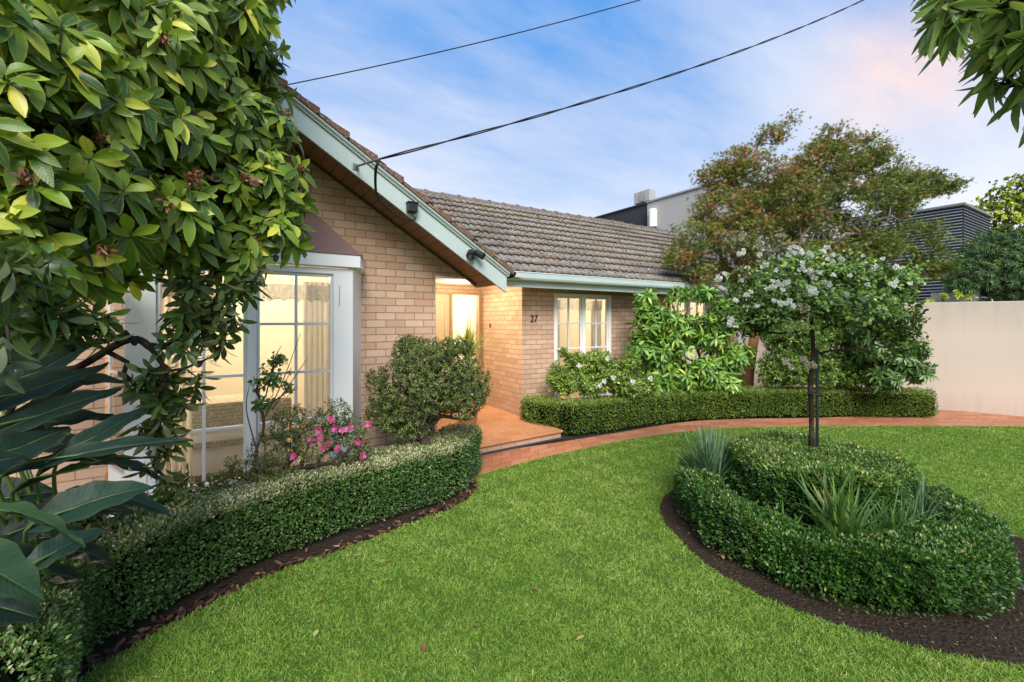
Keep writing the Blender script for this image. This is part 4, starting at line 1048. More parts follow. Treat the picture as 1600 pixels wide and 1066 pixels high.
leafspots = [(601,885,.35,'small tan'), (497,993,.8,'pale yellow'), (566,873,.75,'yellow'), (690,812,.7,'curled yellow green'), (868,740,.5,'tan'), (662,1028,.05,'brown'), (1046,746,.3,'tan'), (497,950,.2,'brown'), (742,983,.3,'tan'), (1128,872,.35,'reddish'), (900,1010,.55,'faded'), (1528,706,.2,'dark brown'), (520,860,.9,'pale green'), (831,926,.15,'brown')]
near = ['halfway along the left hedge edge', 'low in the lawn left of centre', 'close to the left hedge soil', 'near the far end of the left hedge', 'on the grass just below the path', 'near the front of the lawn in the middle', 'on the grass left of the ring hedge', 'on the grass nearest the litter strip', 'in the middle of the open lawn', 'beside the left rim of the soil ring', 'toward the bottom of the picture', 'on the grass right of the round bed', 'just inside the lawn edge near the litter', 'right of the centre of the lawn']
for (px, py, rv, adj), wh in zip(leafspots, near):
    p = gr(px, py); p[2] = .035
    o = leaves('fallen_leaf', None, m_fall, [[0,0,0]], rdir(1)*[1,1,.1], [[.1,.1,1]], .06, .028, T_FLAT, [rv], bend=-.15)
    o.location = [float(v) for v in p]; tag(o, adj+' fallen leaf '+wh, 'leaf', 'fallen leaves on the lawn')

# ================================================================ STRAPPY CLUMPS
m_strap = leaf_mat('strap_leaf', [(0, C(.02,.06,.015)), (.5, C(.06,.14,.03)), (.85, C(.15,.25,.05)), (.95, C(.30,.32,.10)), (1, C(.50,.36,.15))], vein=C(.12,.2,.06), trans=.25, rough=.35, veinw=.2)
m_blue = leaf_mat('blue_strap_leaf', [(0, C(.03,.07,.035)), (.5, C(.08,.15,.08)), (1, C(.22,.30,.17))], trans=.2, rough=.4)
def clump(c, n, L, W, spread, label, mat, bend=.5, name='strappy_plant', cat='plant', up=1.0):
    t = thing(name, c, label, cat)
    P = c+np.stack([RNG.normal(0, .05*spread, n), RNG.normal(0, .05*spread, n), np.zeros(n)], 1)
    d = np.stack([RNG.normal(0, .33*spread, n), RNG.normal(0, .33*spread, n), np.full(n, up)], 1); d = norm(d)
    nr = np.stack([-d[:, 0], -d[:, 1], np.full(n, .8)], 1)+rdir(n)*.3
    ll = L*(.55+.5*RNG.random(n)); leaves('foliage', t, mat, P, d, nr, ll, W*(.7+.5*RNG.random(n)), T_STRAP, rcol(n, .45, .25), bend=bend*RNG.random(n)*1.3*(1-d[:, 2]*.6), smooth=True)
    MB().lathe(c, [(.04*spread, -.01), (.03*spread, .05), (.01, .08)], 10).build('crown', M['bark_dark'], t)
    return t
z0 = .06
c = at(1108,735,4.15); c[2] = .24; clump(c, 190, .66, .016, .85, 'upright grey green strappy clump at the left of the round bed', m_blue, .35)
c = fr(3.08, 2.30); c[2] = .22; clump(c, 130, .66, .020, 1.1, 'arching bright green strappy clump in front of the inner hedge mound', m_strap, .9)
c = fr(3.16, 2.72); c[2] = .20; clump(c, 70, .55, .014, 1.2, 'thinner strappy clump between the hedge tiers right of the arching one', m_strap, .8)
c = fr(3.35, 3.05); c[2] = .20; clump(c, 70, .52, .012, .7, 'dark narrow strappy clump at the right between the hedge tiers', m_blue, .5)
c = fr(3.25, 1.95); c[2] = .22; clump(c, 16, .34, .014, 1.3, 'sparse yellowing strappy clump at the front left between the hedge tiers', m_strap, .9)
# potted plant at the door
c = np.array([3.05, 6.15, .13])
t = thing('potted_plant', c, 'spiky yellow green grassy plant in a terracotta pot beside the front door', 'plant')
MB().lathe(c, [(.12,0),(.17,.32),(.19,.32),(.19,.38),(.165,.38),(.15,.33)], 24).build('pot', paint('terracotta_pot', C(.35,.13,.06), .7, .3), t, smooth=False)
n = 170; P = c+[0,0,1.12]+RNG.normal(0, .03, (n, 3)); d = norm(np.stack([RNG.normal(0,.6,n), RNG.normal(0,.6,n), np.full(n,.9)], 1))
m_yg = leaf_mat('yellow_strap_leaf', [(0, C(.10,.16,.02)), (.5, C(.26,.33,.04)), (1, C(.48,.48,.10))], trans=.3, rough=.4)
leaves('foliage', t, m_yg, P, d, np.stack([-d[:, 0], -d[:, 1], np.full(n,.8)], 1), .45+.35*RNG.random(n), .016, T_STRAP, bend=.75*RNG.random(n), smooth=True)
MB().tube([c+[0,0,.3], c+[.01,0,1.16]], [.035,.025], 10).build('stem', M['bark'], t)

# ================================================================ SHRUBS AND TREES
def whorl(tips, dirs, n, tilt, jit=.25):
    """leaf positions and directions arranged around shoot tips"""
    P = []; D = []; N = []
    for tpt, dr in zip(tips, dirs):
        k_ = int(n*RNG.uniform(.7, 1.25)); ph = RNG.random()*6.28
        ref = np.array([0, 0, 1.]) if abs(dr[2]) < .9 else np.array([1., 0, 0])
        u = np.cross(dr, ref); u /= np.linalg.norm(u); w = np.cross(dr, u)
        for j in range(k_):
            a = ph+j*2.4; tl = tilt+RNG.normal(0, .22); rad_ = math.cos(a)*u+math.sin(a)*w
            d = dr*math.cos(tl)+rad_*math.sin(tl); P.append(tpt-dr*.028*j/k_*2+rad_*.004); D.append(d+RNG.normal(0, .08, 3)); N.append(dr*math.sin(tl)-rad_*math.cos(tl)*.6+np.array([0, 0, .3]))
    return np.array(P), np.array(D), np.array(N)
def outward(T, blobs, up=.35, toward=None):
    C_ = np.array([b[0] for b in blobs]); R_ = np.array([np.mean(b[1]) for b in blobs])
    d = np.linalg.norm(T[:, None]-C_[None], axis=2)/R_[None]; i = d.argmin(1)
    o = norm(T-C_[i])+np.array([0, 0, up])+RNG.normal(0, .25, (len(T), 3))
    if toward is not None: o = o+toward
    return norm(o)

# ---- big rhododendron, upper left
m_rh = leaf_mat('rhododendron_leaf', [(0, C(.014,.038,.006)), (.3, C(.045,.098,.010)), (.6, C(.110,.185,.016)), (.85, C(.225,.29,.026)), (1, C(.42,.40,.05))], vein=C(.22,.30,.07), edge=(C(.42,.38,.06), .7), rough=.28, trans=.26, spec=.38, under=C(.14,.17,.045), veinw=.07)
m_rh2 = leaf_mat('rhododendron_leaf_yellow', [(0, C(.05,.10,.015)), (.4, C(.13,.20,.025)), (.8, C(.27,.33,.04)), (1, C(.45,.42,.06))], vein=C(.30,.36,.08), edge=(C(.5,.4,.06), .7), rough=.32, trans=.3, spec=.5, veinw=.07)
m_red = leaf_mat('spent_bloom', [(0, C(.05,.015,.010)), (.5, C(.13,.04,.022)), (1, C(.28,.14,.07))], trans=.15, rough=.6)
B = []
for px, py, D, r in [(-110,40,1.75,.42),(0,90,1.95,.38),(110,20,2.2,.42),(120,130,2.15,.36),(230,-20,2.5,.45),(250,90,2.5,.40),(330,20,2.8,.40),(360,60,2.95,.34),(385,-60,2.95,.32),(395,110,3.0,.25),
        (-90,230,1.75,.38),(40,230,1.9,.36),(150,230,2.25,.36),(250,210,2.55,.36),(340,190,2.85,.34),(400,200,3.05,.26),
        (-60,370,1.7,.24),(60,345,1.85,.24),(160,330,2.2,.28),(250,330,2.5,.28),(330,310,2.8,.30),(410,290,3.0,.28),(445,300,3.05,.20),
        (100,400,1.95,.15),(210,390,2.4,.20),(300,390,2.7,.20),(370,380,2.9,.22),(430,370,3.0,.19),(340,-150,3.0,.45),(180,-150,2.6,.5),(0,-120,2.2,.5)]:
    B.append((at(px, py, D), r))
DG = [((at(300,490,2.66)), .10), ((at(275,530,2.58)), .09), ((at(290,600,2.58)), .09), ((at(250,680,2.5)), .08), ((at(380,440,2.8)), .10), ((at(345,455,2.72)), .09), ((at(350,500,2.72)), .10), ((at(335,540,2.70)), .10), ((at(300,450,2.62)), .08), ((at(235,600,2.50)), .09), ((at(262,630,2.5)), .08), ((at(255,715,2.46)), .08), ((at(275,745,2.46)), .07), ((at(110,500,1.75)), .07), ((at(170,515,1.8)), .06), ((at(60,500,1.65)), .08), ((at(20,560,1.4)), .05), ((at(10,420,1.5)), .1)]
root = fr(2.9, -3.75); root[2] = 0
t = thing('rhododendron', root, 'huge rhododendron with long glossy leaves and spent red brown flower heads filling the upper left', 'shrub')
T, _ = blob_pts(B, 1350, .62)
dl, lt = depth_lat(T); vis = (lt > -1.35*dl-.2); T = T[vis]
dd_, _x = depth_lat(T); T = T[(dd_ > 1.35)]
# keep leaves clear of the house wall
T = T[T[:, 1] < 4.85-.0]
T2, _ = blob_pts([(c_, r_*1.25) for c_, r_ in DG], 195, .2)
trunk = catmull([root, root+[.02,-.05,.8], at(-60,430,2.9), at(40,330,2.7), at(180,260,2.8)], 4)
N_, par, tips = grow(list(trunk), list(T), .10, .22, .3, .03)
trunk2 = catmull([root+[.05,0,0], at(30,610,2.7), at(120,575,2.55), at(190,535,2.5), at(225,535,2.5), at(262,580,2.5)], 5)
N2, par2, tips2 = grow(list(trunk2), list(T2), .07, .25, .35, -.02)
branch_mesh('branch', t, M['bark_dark'], N_, par, tips, .0026, .42, 6, .045)
branch_mesh('branch', t, M['bark_dark'], N2, par2, tips2, .0032, .38, 6, .02)
toc = norm(np.array([0,0,EYE])-T.mean(0))
dirs = outward(T, B, .15, toc*.55)
P, D, Nn = whorl(T, dirs, 9, 1.15)
sz = (.098+.042*RNG.random(len(P)))*np.clip(1.18-.12*(depth_lat(P)[0]-1.6), .85, 1.15); yel = RNG.random(len(P)) < .10+.45*np.clip((P[:, 2]-2.7)/2, 0, .5)
L = sz; W = sz*.38; rn = np.clip(rcol(len(P), .46, .24), 0, 1)
leaves('foliage', t, m_rh, P[~yel], D[~yel], Nn[~yel], L[~yel], W[~yel], T_OBO, rn[~yel], bend=.12+.25*RNG.random((~yel).sum()), smooth=True)
leaves('foliage', t, m_rh2, P[yel], D[yel], Nn[yel], L[yel]*.92, W[yel], T_OBO, rn[yel], bend=.1+.2*RNG.random(yel.sum()), smooth=True)
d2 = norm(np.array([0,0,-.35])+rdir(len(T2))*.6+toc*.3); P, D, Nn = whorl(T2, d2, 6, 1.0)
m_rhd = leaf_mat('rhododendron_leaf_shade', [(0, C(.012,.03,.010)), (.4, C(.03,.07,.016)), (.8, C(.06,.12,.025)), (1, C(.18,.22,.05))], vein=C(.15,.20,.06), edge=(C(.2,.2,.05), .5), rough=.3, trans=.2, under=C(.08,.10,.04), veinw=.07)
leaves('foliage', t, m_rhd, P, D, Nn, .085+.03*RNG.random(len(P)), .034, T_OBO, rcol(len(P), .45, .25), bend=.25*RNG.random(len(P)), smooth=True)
# inner leaves coloured dark, painted shade that makes the crown look deep
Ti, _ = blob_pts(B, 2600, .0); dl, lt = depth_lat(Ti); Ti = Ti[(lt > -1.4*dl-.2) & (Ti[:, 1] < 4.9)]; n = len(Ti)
m_in = leaf_mat('inner_leaf_shade', [(0, C(.006,.014,.005)), (.6, C(.02,.045,.010)), (1, C(.06,.10,.02))], trans=.15, rough=.5)
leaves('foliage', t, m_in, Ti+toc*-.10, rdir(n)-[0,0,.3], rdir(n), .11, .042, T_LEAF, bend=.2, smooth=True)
# spent flower trusses
hit = [(90,190),(225,20),(310,255),(355,255),(290,262),(330,262),(378,265),(65,300),(120,350),(28,170),(470,250),(492,255),(300,320),(440,150)]
for px, py in hit:
    ray = at(px, py, 1.0)-np.array([0,0,EYE]); o = np.array([0,0,EYE]); s_ = (T-o)@ray/(ray@ray); dist = np.linalg.norm(T-o-s_[:, None]*ray, axis=1)
    cand = np.where(dist < .13)[0]
    if len(cand) == 0: continue
    j = cand[np.argmin(s_[cand])]; p = T[j]+dirs[j]*.03-ray*.05; n = 46
    dd_ = norm(rdir(n)+dirs[j]*.6); ll = .012+.026*RNG.random(n)
    o_ = leaves('spent_bloom', t, m_red, p+rdir(n)*.022, dd_, rdir(n), ll, ll*.35, T_FLAT, rcol(n, .45, .3), bend=.3*RNG.random(n))
pb = at(398, 284, 2.72); n = 26
leaves('bloom', t, leaf_mat('pale_pink_petal', [(0, C(.6,.28,.25)), (1, C(.85,.6,.52))], trans=.4), pb+rdir(n)*.018, rdir(n), rdir(n), .03, .024, T_FLAT, smooth=True)

Tw, _ = blob_pts([(at(40,450,2.9),(.34,.22,.22)), (at(-60,520,2.6),(.34,.22,.3)), (at(110,430,3.2),(.22,.2,.14)), (at(20,560,3.0),(.30,.22,.22)), (at(0,400,2.6),(.3,.3,.2))], 170, .2)
P, D, Nn = whorl(Tw, norm(rdir(len(Tw))+toc), 7, 1.1)
leaves('foliage', t, m_rhd, P, D, Nn, .10+.03*RNG.random(len(P)), .038, T_OBO, rcol(len(P), .35, .2), bend=.25*RNG.random(len(P)), smooth=True)
# ---- giant strelitzia
m_st = leaf_mat('paddle_leaf', [(0, C(.008,.022,.015)), (.5, C(.017,.046,.028)), (1, C(.045,.10,.035))], vein=C(.22,.26,.07), edge=(C(.12,.10,.03), .3), rough=.48, trans=.06, spec=.22, veinw=.035)
root = fr(2.35, -2.35); root[2] = 0
t = thing('bird_of_paradise_plant', root, 'clump of huge dark paddle shaped leaves in the lower left behind the hedge', 'plant')
def paddle(b, tip, wd, sag, rv, roll=0.0):
    b = np.array(b); tip = np.array(tip); nS = 15; ax = tip-b; L = np.linalg.norm(ax); a = ax/L
    side = np.cross(a, [0,0,1]); side /= np.linalg.norm(side); up = np.cross(side, a)
    tv = np.array([0,0,EYE])-(b+tip)/2; tv /= np.linalg.norm(tv); u2 = tv*(.25+roll*.8)+np.array([0,0,.85]); u2 -= a*np.dot(u2, a); u2 /= np.linalg.norm(u2); s2 = np.cross(a, u2); wd *= 1.05
    V = []; A = []; F = []
    cols = [-1,-.6,-.25,-.03,0,.03,.25,.6,1]
    for i in range(nS):
        y = i/(nS-1); c = b+ax*y+u2*(sag*4*y*(1-y)*.5)-np.array([0,0,1])*sag*y*y*.8
        hw_ = wd*max(.015, math.sin(PI*min(1, (y*.97+.02)**.85)))**.8
        for u in cols:
            wav = .010*math.sin(22*y+3*u+rv*9)*abs(u)
            V.append(c+s2*u*hw_+u2*(hw_*(.28*abs(u)**1.2)+wav-(.004 if u == 0 else 0))); A.append((rv, u, y))
    k_ = len(cols)
    for i in range(nS-1):
        for j in range(k_-1): q = i*k_+j; F += [q, q+1, q+k_+1, q+k_]
    o = mesh_np('leaf', np.array(V), np.array(F), np.full(len(F)//4, 4), m_st, t, np.array(A), True)
    stem = catmull([root+RNG.normal(0, .05, 3)*[1,1,0], (root+b)/2+[0,0,.10], b, b+ax*.5+u2*sag*.5-[0,0,.8*sag*.25]-u2*.006], 5); m = MB(); m.tube(stem, list(np.linspace(.014, .004, len(stem))), 6)
    m.build('petiole', m_pet, o, smooth=True)
m_pet = leaf_mat('petiole_green', [(0, C(.05,.09,.02)), (1, C(.08,.14,.03))], trans=0, rough=.4)
PD = [ # base px,py,depth ; tip px,py,depth ; half width ; sag ; shade ; roll
 ((0,745,1.95),(302,674,2.30),.055,.05,.3,.25), ((20,770,1.9),(250,700,2.15),.060,.05,.2,-.5), ((60,740,2.0),(242,625,2.45),.05,.03,.3,.9),
 ((40,830,1.85),(240,745,2.12),.085,.05,.5,.75), ((30,900,1.7),(166,815,1.95),.055,.04,.4,.6), ((-60,790,1.55),(132,838,1.72),.050,.05,.95,-.3),
 ((-120,840,1.3),(68,930,1.45),.070,.02,.7,.7), ((100,770,2.05),(270,792,2.30),.055,.06,.4,.35), ((90,720,2.1),(262,740,2.45),.05,.06,.25,.2),
 ((-40,740,1.8),(110,660,2.2),.09,.03,.1,.9), ((-60,700,1.9),(190,600,2.4),.07,.03,.1,.6), ((-80,660,1.9),(150,570,2.4),.07,.03,.2,1.0), ((20,680,2.2),(188,640,2.5),.055,.05,.3,.4),
 ((-90,760,1.7),(40,700,1.9),.10,.04,.2,.5), ((-30,640,2.1),(160,520,2.6),.06,.03,.1,.7), ((-120,640,1.8),(60,545,2.1),.06,.03,.15,.9), ((-20,860,1.9),(120,780,2.1),.085,.03,.0,.9),
 ((-80,880,1.6),(70,870,1.85),.08,.03,.0,.8), ((60,860,2.1),(180,870,2.3),.06,.05,.1,.5), ((-140,720,1.5),(-10,640,1.7),.08,.04,.1,.5), ((0,900,2.0),(140,900,2.2),.06,.04,.05,.3),
 ((-60,600,2.2),(110,500,2.7),.07,.03,.05,.6), ((-120,560,2.1),(60,470,2.6),.07,.03,.1,.8), ((0,600,2.5),(200,590,2.9),.06,.03,.0,.7), ((-40,700,2.4),(150,690,2.8),.09,.03,.0,.8), ((-80,800,2.1),(90,760,2.3),.10,.03,.0,.9), ((0,800,2.4),(210,790,2.7),.08,.04,.0,.8), ((-100,520,2.4),(80,420,2.8),.07,.03,.0,.7), ((30,660,2.6),(170,560,3.0),.06,.03,.05,.6), ((-60,940,1.7),(60,960,1.8),.08,.02,.0,.6), ((20,850,2.2),(150,830,2.4),.07,.03,.0,.6)]
for (b, tp, w_, sg, rv, ro) in PD: paddle(at(*b), at(*tp), w_, sg*1.2, rv, ro)

# ---- generic leafy shrub
def shrub(name, label, root, B, ntip, mat, leafL, leafW, tmpl, per, tilt, step=.09, r0=.002, bark='bark', shell=.55, cat='shrub', up=.3, bend=.1, inner=0, rmax=None, trunkpts=None, col=(.5,.22), expo=.48, smooth=False, filt=None, pull=.2, brname='branch', inmat=None):
    t = thing(name, root, label, cat)
    T, _ = blob_pts(B, ntip, shell)
    if filt is not None: T = T[filt(T)]
    base = trunkpts if trunkpts is not None else [root, root+[0,0,.08]]
    N_, par, tips = grow(list(base), list(T), step, pull, .3, .02)
    branch_mesh(brname, t, M[bark], N_, par, tips, r0, expo, 5, rmax)
    dirs = outward(T, B, up)
    if per > 0:
        P, D, Nn = whorl(T, dirs, per, tilt); n = len(P)
        sz = leafL*(.7+.5*RNG.random(n))
        leaves('foliage', t, mat, P, D, Nn, sz, sz*leafW/leafL, tmpl, rcol(n, *col), bend=bend*RNG.random(n)*2, smooth=smooth)
    if inner:
        Ti, _ = blob_pts(B, inner, .0)
        if filt is not None: Ti = Ti[filt(Ti)]
        n = len(Ti); leaves('foliage', t, inmat or m_in, Ti, rdir(n), rdir(n), leafL*1.1, leafW*1.2, T_SMALL, rcol(n, .3, .2))
    return t, T, dirs
m_az = leaf_mat('azalea_leaf', [(0, C(.03,.06,.012)), (.4, C(.075,.135,.025)), (.7, C(.13,.19,.035)), (.86, C(.18,.12,.07)), (1, C(.42,.27,.20))], trans=.25, rough=.45)
# clipped round azalea
c0 = at(668, 602, 4.62)
B = [(c0+[0,0,.06], (.54,.42,.42)), (c0+RT*.22+[0,0,.10], (.38,.36,.38)), (c0-RT*.34-[0,0,.16], (.30,.30,.30)), (c0-RT*.20-[0,0,.36], (.32,.3,.22)), (c0+RT*.38-[0,0,.12],(.24,.24,.26)), (c0-RT*.05+[0,0,.30],(.36,.3,.22))]
root = c0-RT*.10+[0,0,0]; root[2] = 0
shrub('azalea_bush', 'large clipped rounded azalea bush on a gnarled trunk beside the porch step', root, B+[(c0-RT*.50-[0,0,.30], (.16,.16,.20)), (c0+RT*.55+[0,0,.0], (.14,.14,.2)), (c0-RT*.2+[0,0,.44], (.16,.16,.1)), (c0+RT*.30+[0,0,.42], (.2,.2,.1)), (c0-RT*.52+[0,0,.05], (.14,.14,.16))], 2700, m_az, .034, .014, T_SMALL, 8, .9, .07, .0022, 'bark', .55, inner=2600, trunkpts=list(catmull([root, root+RT*.05+[0,0,.25], c0-RT*.02-[0,0,.45], c0-[0,0,.2]], 3)), expo=.42)
# pink azalea
m_az2 = leaf_mat('azalea_leaf_reddish', [(0, C(.025,.045,.012)), (.4, C(.065,.10,.025)), (.7, C(.11,.155,.035)), (.9, C(.17,.10,.06)), (1, C(.32,.2,.12))], trans=.2, rough=.45)
B = [(at(430,700,3.65), (.22,.2,.16)), (at(490,690,3.8), (.24,.2,.20)), (at(540,680,3.95), (.20,.18,.20)), (at(395,735,3.6), (.14,.14,.12)), (at(560,705,4.0), (.14,.14,.14)), (at(350,745,3.4),(.10,.1,.05)), (at(455,660,3.8),(.2,.2,.16)), (at(520,650,3.95),(.2,.2,.16)), (at(420,735,3.6),(.2,.16,.12))]
root = at(470,760,3.75); root[2] = 0
t, T, dirs = shrub('pink_azalea', 'small azalea with bright pink flowers in front of the bay window', root, B, 780, m_az2, .034, .012, T_SMALL, 7, .9, .06, .0015, 'bark', .5, inner=500)
m_pink = leaf_mat('pink_petal', [(0, C(.62,.02,.22)), (.5, C(.80,.07,.36)), (1, C(.88,.25,.52))], trans=.45, rough=.5)
for px, py in [(517,655),(522,668),(500,683),(484,684),(490,690),(559,690),(567,712),(528,700),(459,712),(505,700),(575,662),(512,692),(535,672),(548,668),(497,672)]:
    p = at(px, py, 3.58+.25*(px-450)/100); n = 5 if RNG.random() < .6 else 8; a = np.arange(n)*2*PI/5+RNG.random()*6; v = norm(np.array([0,0,EYE])-p+RNG.normal(0, .8, 3)); u = norm(np.cross(v, [0,0,1])); w = np.cross(u, v)
    d = (np.cos(a)[:, None]*u+np.sin(a)[:, None]*w)+v*.5
    leaves('flower', t, m_pink, np.tile(p, (n, 1)), d, np.tile(v, (n, 1)), .034, .028, T_LEAF, RNG.random(n), bend=.15, smooth=True)
# thin rose against the window
m_rs = leaf_mat('rose_leaf', [(0, C(.025,.06,.018)), (.4, C(.055,.12,.03)), (.8, C(.11,.20,.05)), (1, C(.28,.34,.12))], trans=.25, rough=.35)
root = at(396,765,3.55); root[2] = 0
B = [(at(425,590,3.6), (.16,.12,.16)), (at(410,630,3.58), (.12,.1,.10)), (at(432,560,3.62), (.08,.08,.06)), (at(455,610,3.65), (.08,.06,.07))]
tp = list(catmull([root, at(398,720,3.55), at(412,668,3.57), at(405,620,3.58)], 5))
t, T, dirs = shrub('climbing_rose', 'thin straggly rose bush with small leaves in front of the bay window glass', root, B, 60, m_rs, .040, .028, T_FLAT, 6, 1.0, .05, .0022, 'bark', .2, trunkpts=tp, expo=.4)
m = MB()
for q in ([(400,700),(385,640),(390,600)], [(410,660),(440,600),(470,520)], [(425,640),(460,590),(480,560)], [(415,620),(430,560),(440,540)]):
    pts = catmull([at(a, b, 3.56) for a, b in q], 5); m.tube(pts, list(np.linspace(.006, .002, len(pts))), 5)
m.build('stem', M['bark'], t)
# loose seedling twigs behind the hedge
root = at(345,770,3.35); root[2] = 0
shrub('seedling', 'small loose leafy seedling rising behind the left hedge below the bay window', root, [(at(362,725,3.35), (.05,.05,.07)), (at(335,745,3.33),(.08,.05,.03))], 16, m_az2, .034, .018, T_FLAT, 6, .9, .05, .002)
# groundcover below the strelitzia, behind the hedge
B = [(at(280,755,3.15)-[0,0,.12], (.22,.18,.12)), (at(200,770,2.95)-[0,0,.12], (.22,.18,.14)), (at(330,740,3.3)-[0,0,.14], (.16,.14,.10)), (at(120,800,2.7)-[0,0,.1],(.2,.2,.12))]
root = at(230,800,3.0); root[2] = 0
shrub('fern_shrub', 'dark low leafy shrub in the shade between the left hedge and the bay window', root, B, 200, m_rhd, .07, .022, T_FLAT, 7, 1.0, .08, .002, 'bark_dark', .3)

# ---- shrubs in front of the wing
m_ga = leaf_mat('camellia_leaf', [(0, C(.035,.08,.012)), (.4, C(.10,.17,.024)), (.8, C(.21,.29,.045)), (1, C(.36,.42,.10))], trans=.3, rough=.35)
root = at(925,620,7.75); root[2] = 0
B = [(at(900,585,7.45), (.36,.3,.28)), (at(955,585,7.5), (.38,.3,.30)), (at(1000,600,7.7), (.30,.3,.25)), (at(900,560,7.45),(.24,.2,.12)), (at(880,550,7.4),(.10,.1,.08)), (at(985,565,7.6),(.2,.2,.16)), (at(885,600,7.3),(.2,.2,.2))]
m_wf = leaf_mat('white_petal', [(0, C(.80,.77,.70)), (.5, C(.90,.89,.86)), (1, C(.93,.92,.90))], trans=.4, rough=.6)
t, T, dirs = shrub('gardenia_bush', 'leafy light green bush with a few white flowers below the window beside number 27', root, B+[(at(925,600,7.4),(.35,.3,.22)),(at(980,605,7.5),(.3,.3,.2)),(at(870,590,7.4),(.18,.2,.3)),(at(935,565,7.5),(.35,.3,.2))], 3400, m_ga, .056, .028, T_FLAT, 5, .95, .1, .0018, 'bark', .2, rmax=.022, expo=.36)
def rosette(t, p, s, n, mat, name='flower'):
    v = norm(np.array([0,0,EYE])-p+RNG.normal(0, .6, 3)*np.linalg.norm(p)*.5); u = norm(np.cross(v, [0,0,1])); w = np.cross(u, v)
    a = np.arange(n)*2.4+RNG.random()*6; tl = np.linspace(.25, 1.3, n)
    d = (np.cos(a)[:, None]*u+np.sin(a)[:, None]*w)*np.sin(tl)[:, None]+v*np.cos(tl)[:, None]
    return np.tile(p, (n, 1))+d*s*.15, d, np.tile(v, (n, 1))+rdir(n)*.2
for px, py in [(945,596),(939,603),(989,597),(1017,592),(950,561),(905,571),(958,590)]:
    p = at(px, py, 7.1); a, b, c = rosette(t, p, .045, 8, m_wf); leaves('flower', t, m_wf, a, b, c, .045, .038, T_LEAF, RNG.random(8)*.5+.5, smooth=True)
m_r3 = leaf_mat('rhododendron_leaf_light', [(0, C(.03,.09,.015)), (.4, C(.085,.19,.025)), (.75, C(.19,.32,.045)), (.93, C(.38,.46,.10)), (1, C(.55,.48,.12))], vein=C(.4,.45,.15), trans=.3, rough=.32, spec=.5, veinw=.08)
root = at(1065,620,8.6); root[2] = 0
B = [(at(1020,500,8.2), (.42,.35,.38)), (at(1060,520,8.2), (.5,.4,.45)), (at(1110,520,8.3), (.45,.4,.40)), (at(1050,580,8.15), (.45,.35,.35)), (at(1105,580,8.2), (.42,.35,.32)), (at(1150,555,8.2), (.30,.3,.25)), (at(1010,465,8.2),(.2,.2,.15)), (at(1060,462,8.2),(.18,.2,.15)), (at(1100,458,8.2),(.18,.2,.13)), (at(1000,540,8.1),(.25,.25,.25))]
shrub('rhododendron', 'light green rhododendron shrub with broad whorled leaves beneath the wing eave', root, B+[(at(1030,550,8.2),(.4,.35,.4)),(at(1130,590,8.2),(.35,.3,.3)),(at(1080,600,8.2),(.4,.3,.25)),(at(1030,600,8.1),(.35,.3,.22)),(at(1135,490,8.3),(.3,.3,.3))], 1000, m_r3, .16, .048, T_OBO, 8, 1.1, .12, .003, 'bark', .25, rmax=.03, inner=1200, inmat=m_ga, smooth=True, bend=.15, up=.35, filt=lambda T: T[:, 1] < 6.25)
root = at(1290,620,9.1); root[2] = 0
B = [(at(1222,570,8.5), (.42,.4,.40)), (at(1260,560,8.5), (.55,.4,.5)), (at(1330,560,8.5), (.55,.4,.5)), (at(1230,520,8.6), (.5,.4,.3)), (at(1300,520,8.6), (.5,.4,.3))]
m_c2 = leaf_mat('camellia_leaf_mid', [(0, C(.02,.055,.010)), (.4, C(.07,.135,.02)), (.8, C(.145,.225,.035)), (.95, C(.22,.24,.06)), (1, C(.35,.22,.10))], trans=.25, rough=.35)
shrub('camellia_bush', 'dense small leaved bush behind the back hedge under the white standard rose', root, B+[(at(1205,585,8.4),(.26,.25,.28)),(at(1215,530,8.6),(.35,.3,.3)),(at(1245,575,8.3),(.45,.3,.35)),(at(1290,580,8.3),(.45,.3,.35)),(at(1335,590,8.3),(.4,.3,.3)),(at(1270,530,8.3),(.5,.3,.3)),(at(1350,545,8.4),(.4,.3,.3)),(at(1300,500,8.7),(.7,.4,.3))], 5200, m_c2, .060, .030, T_SMALL, 7, .95, .12, .0022, 'bark', .2, inner=5000, inmat=m_ga, rmax=.03, expo=.36)
root = at(1370,620,8.95); root[2] = 0
B = [(at(1370,540,7.9), (.40,.35,.40)), (at(1405,555,7.8), (.36,.3,.34)), (at(1430,575,7.7), (.26,.25,.22)), (at(1380,590,7.8),(.3,.3,.22)), (at(1365,505,7.9),(.35,.3,.25)), (at(1400,520,7.8),(.2,.2,.2))]
m_r4 = leaf_mat('rhododendron_leaf_dark', [(0, C(.014,.04,.012)), (.4, C(.045,.10,.024)), (.8, C(.10,.175,.04)), (1, C(.16,.22,.07))], vein=C(.15,.22,.08), trans=.2, rough=.3, spec=.5)
shrub('rhododendron', 'dark green rhododendron at the right end of the back hedge against the cream wall', root, B, 560, m_r4, .145, .042, T_OBO, 8, 1.1, .12, .0025, 'bark_dark', .3, rmax=.03, smooth=True, bend=.2, up=.1)

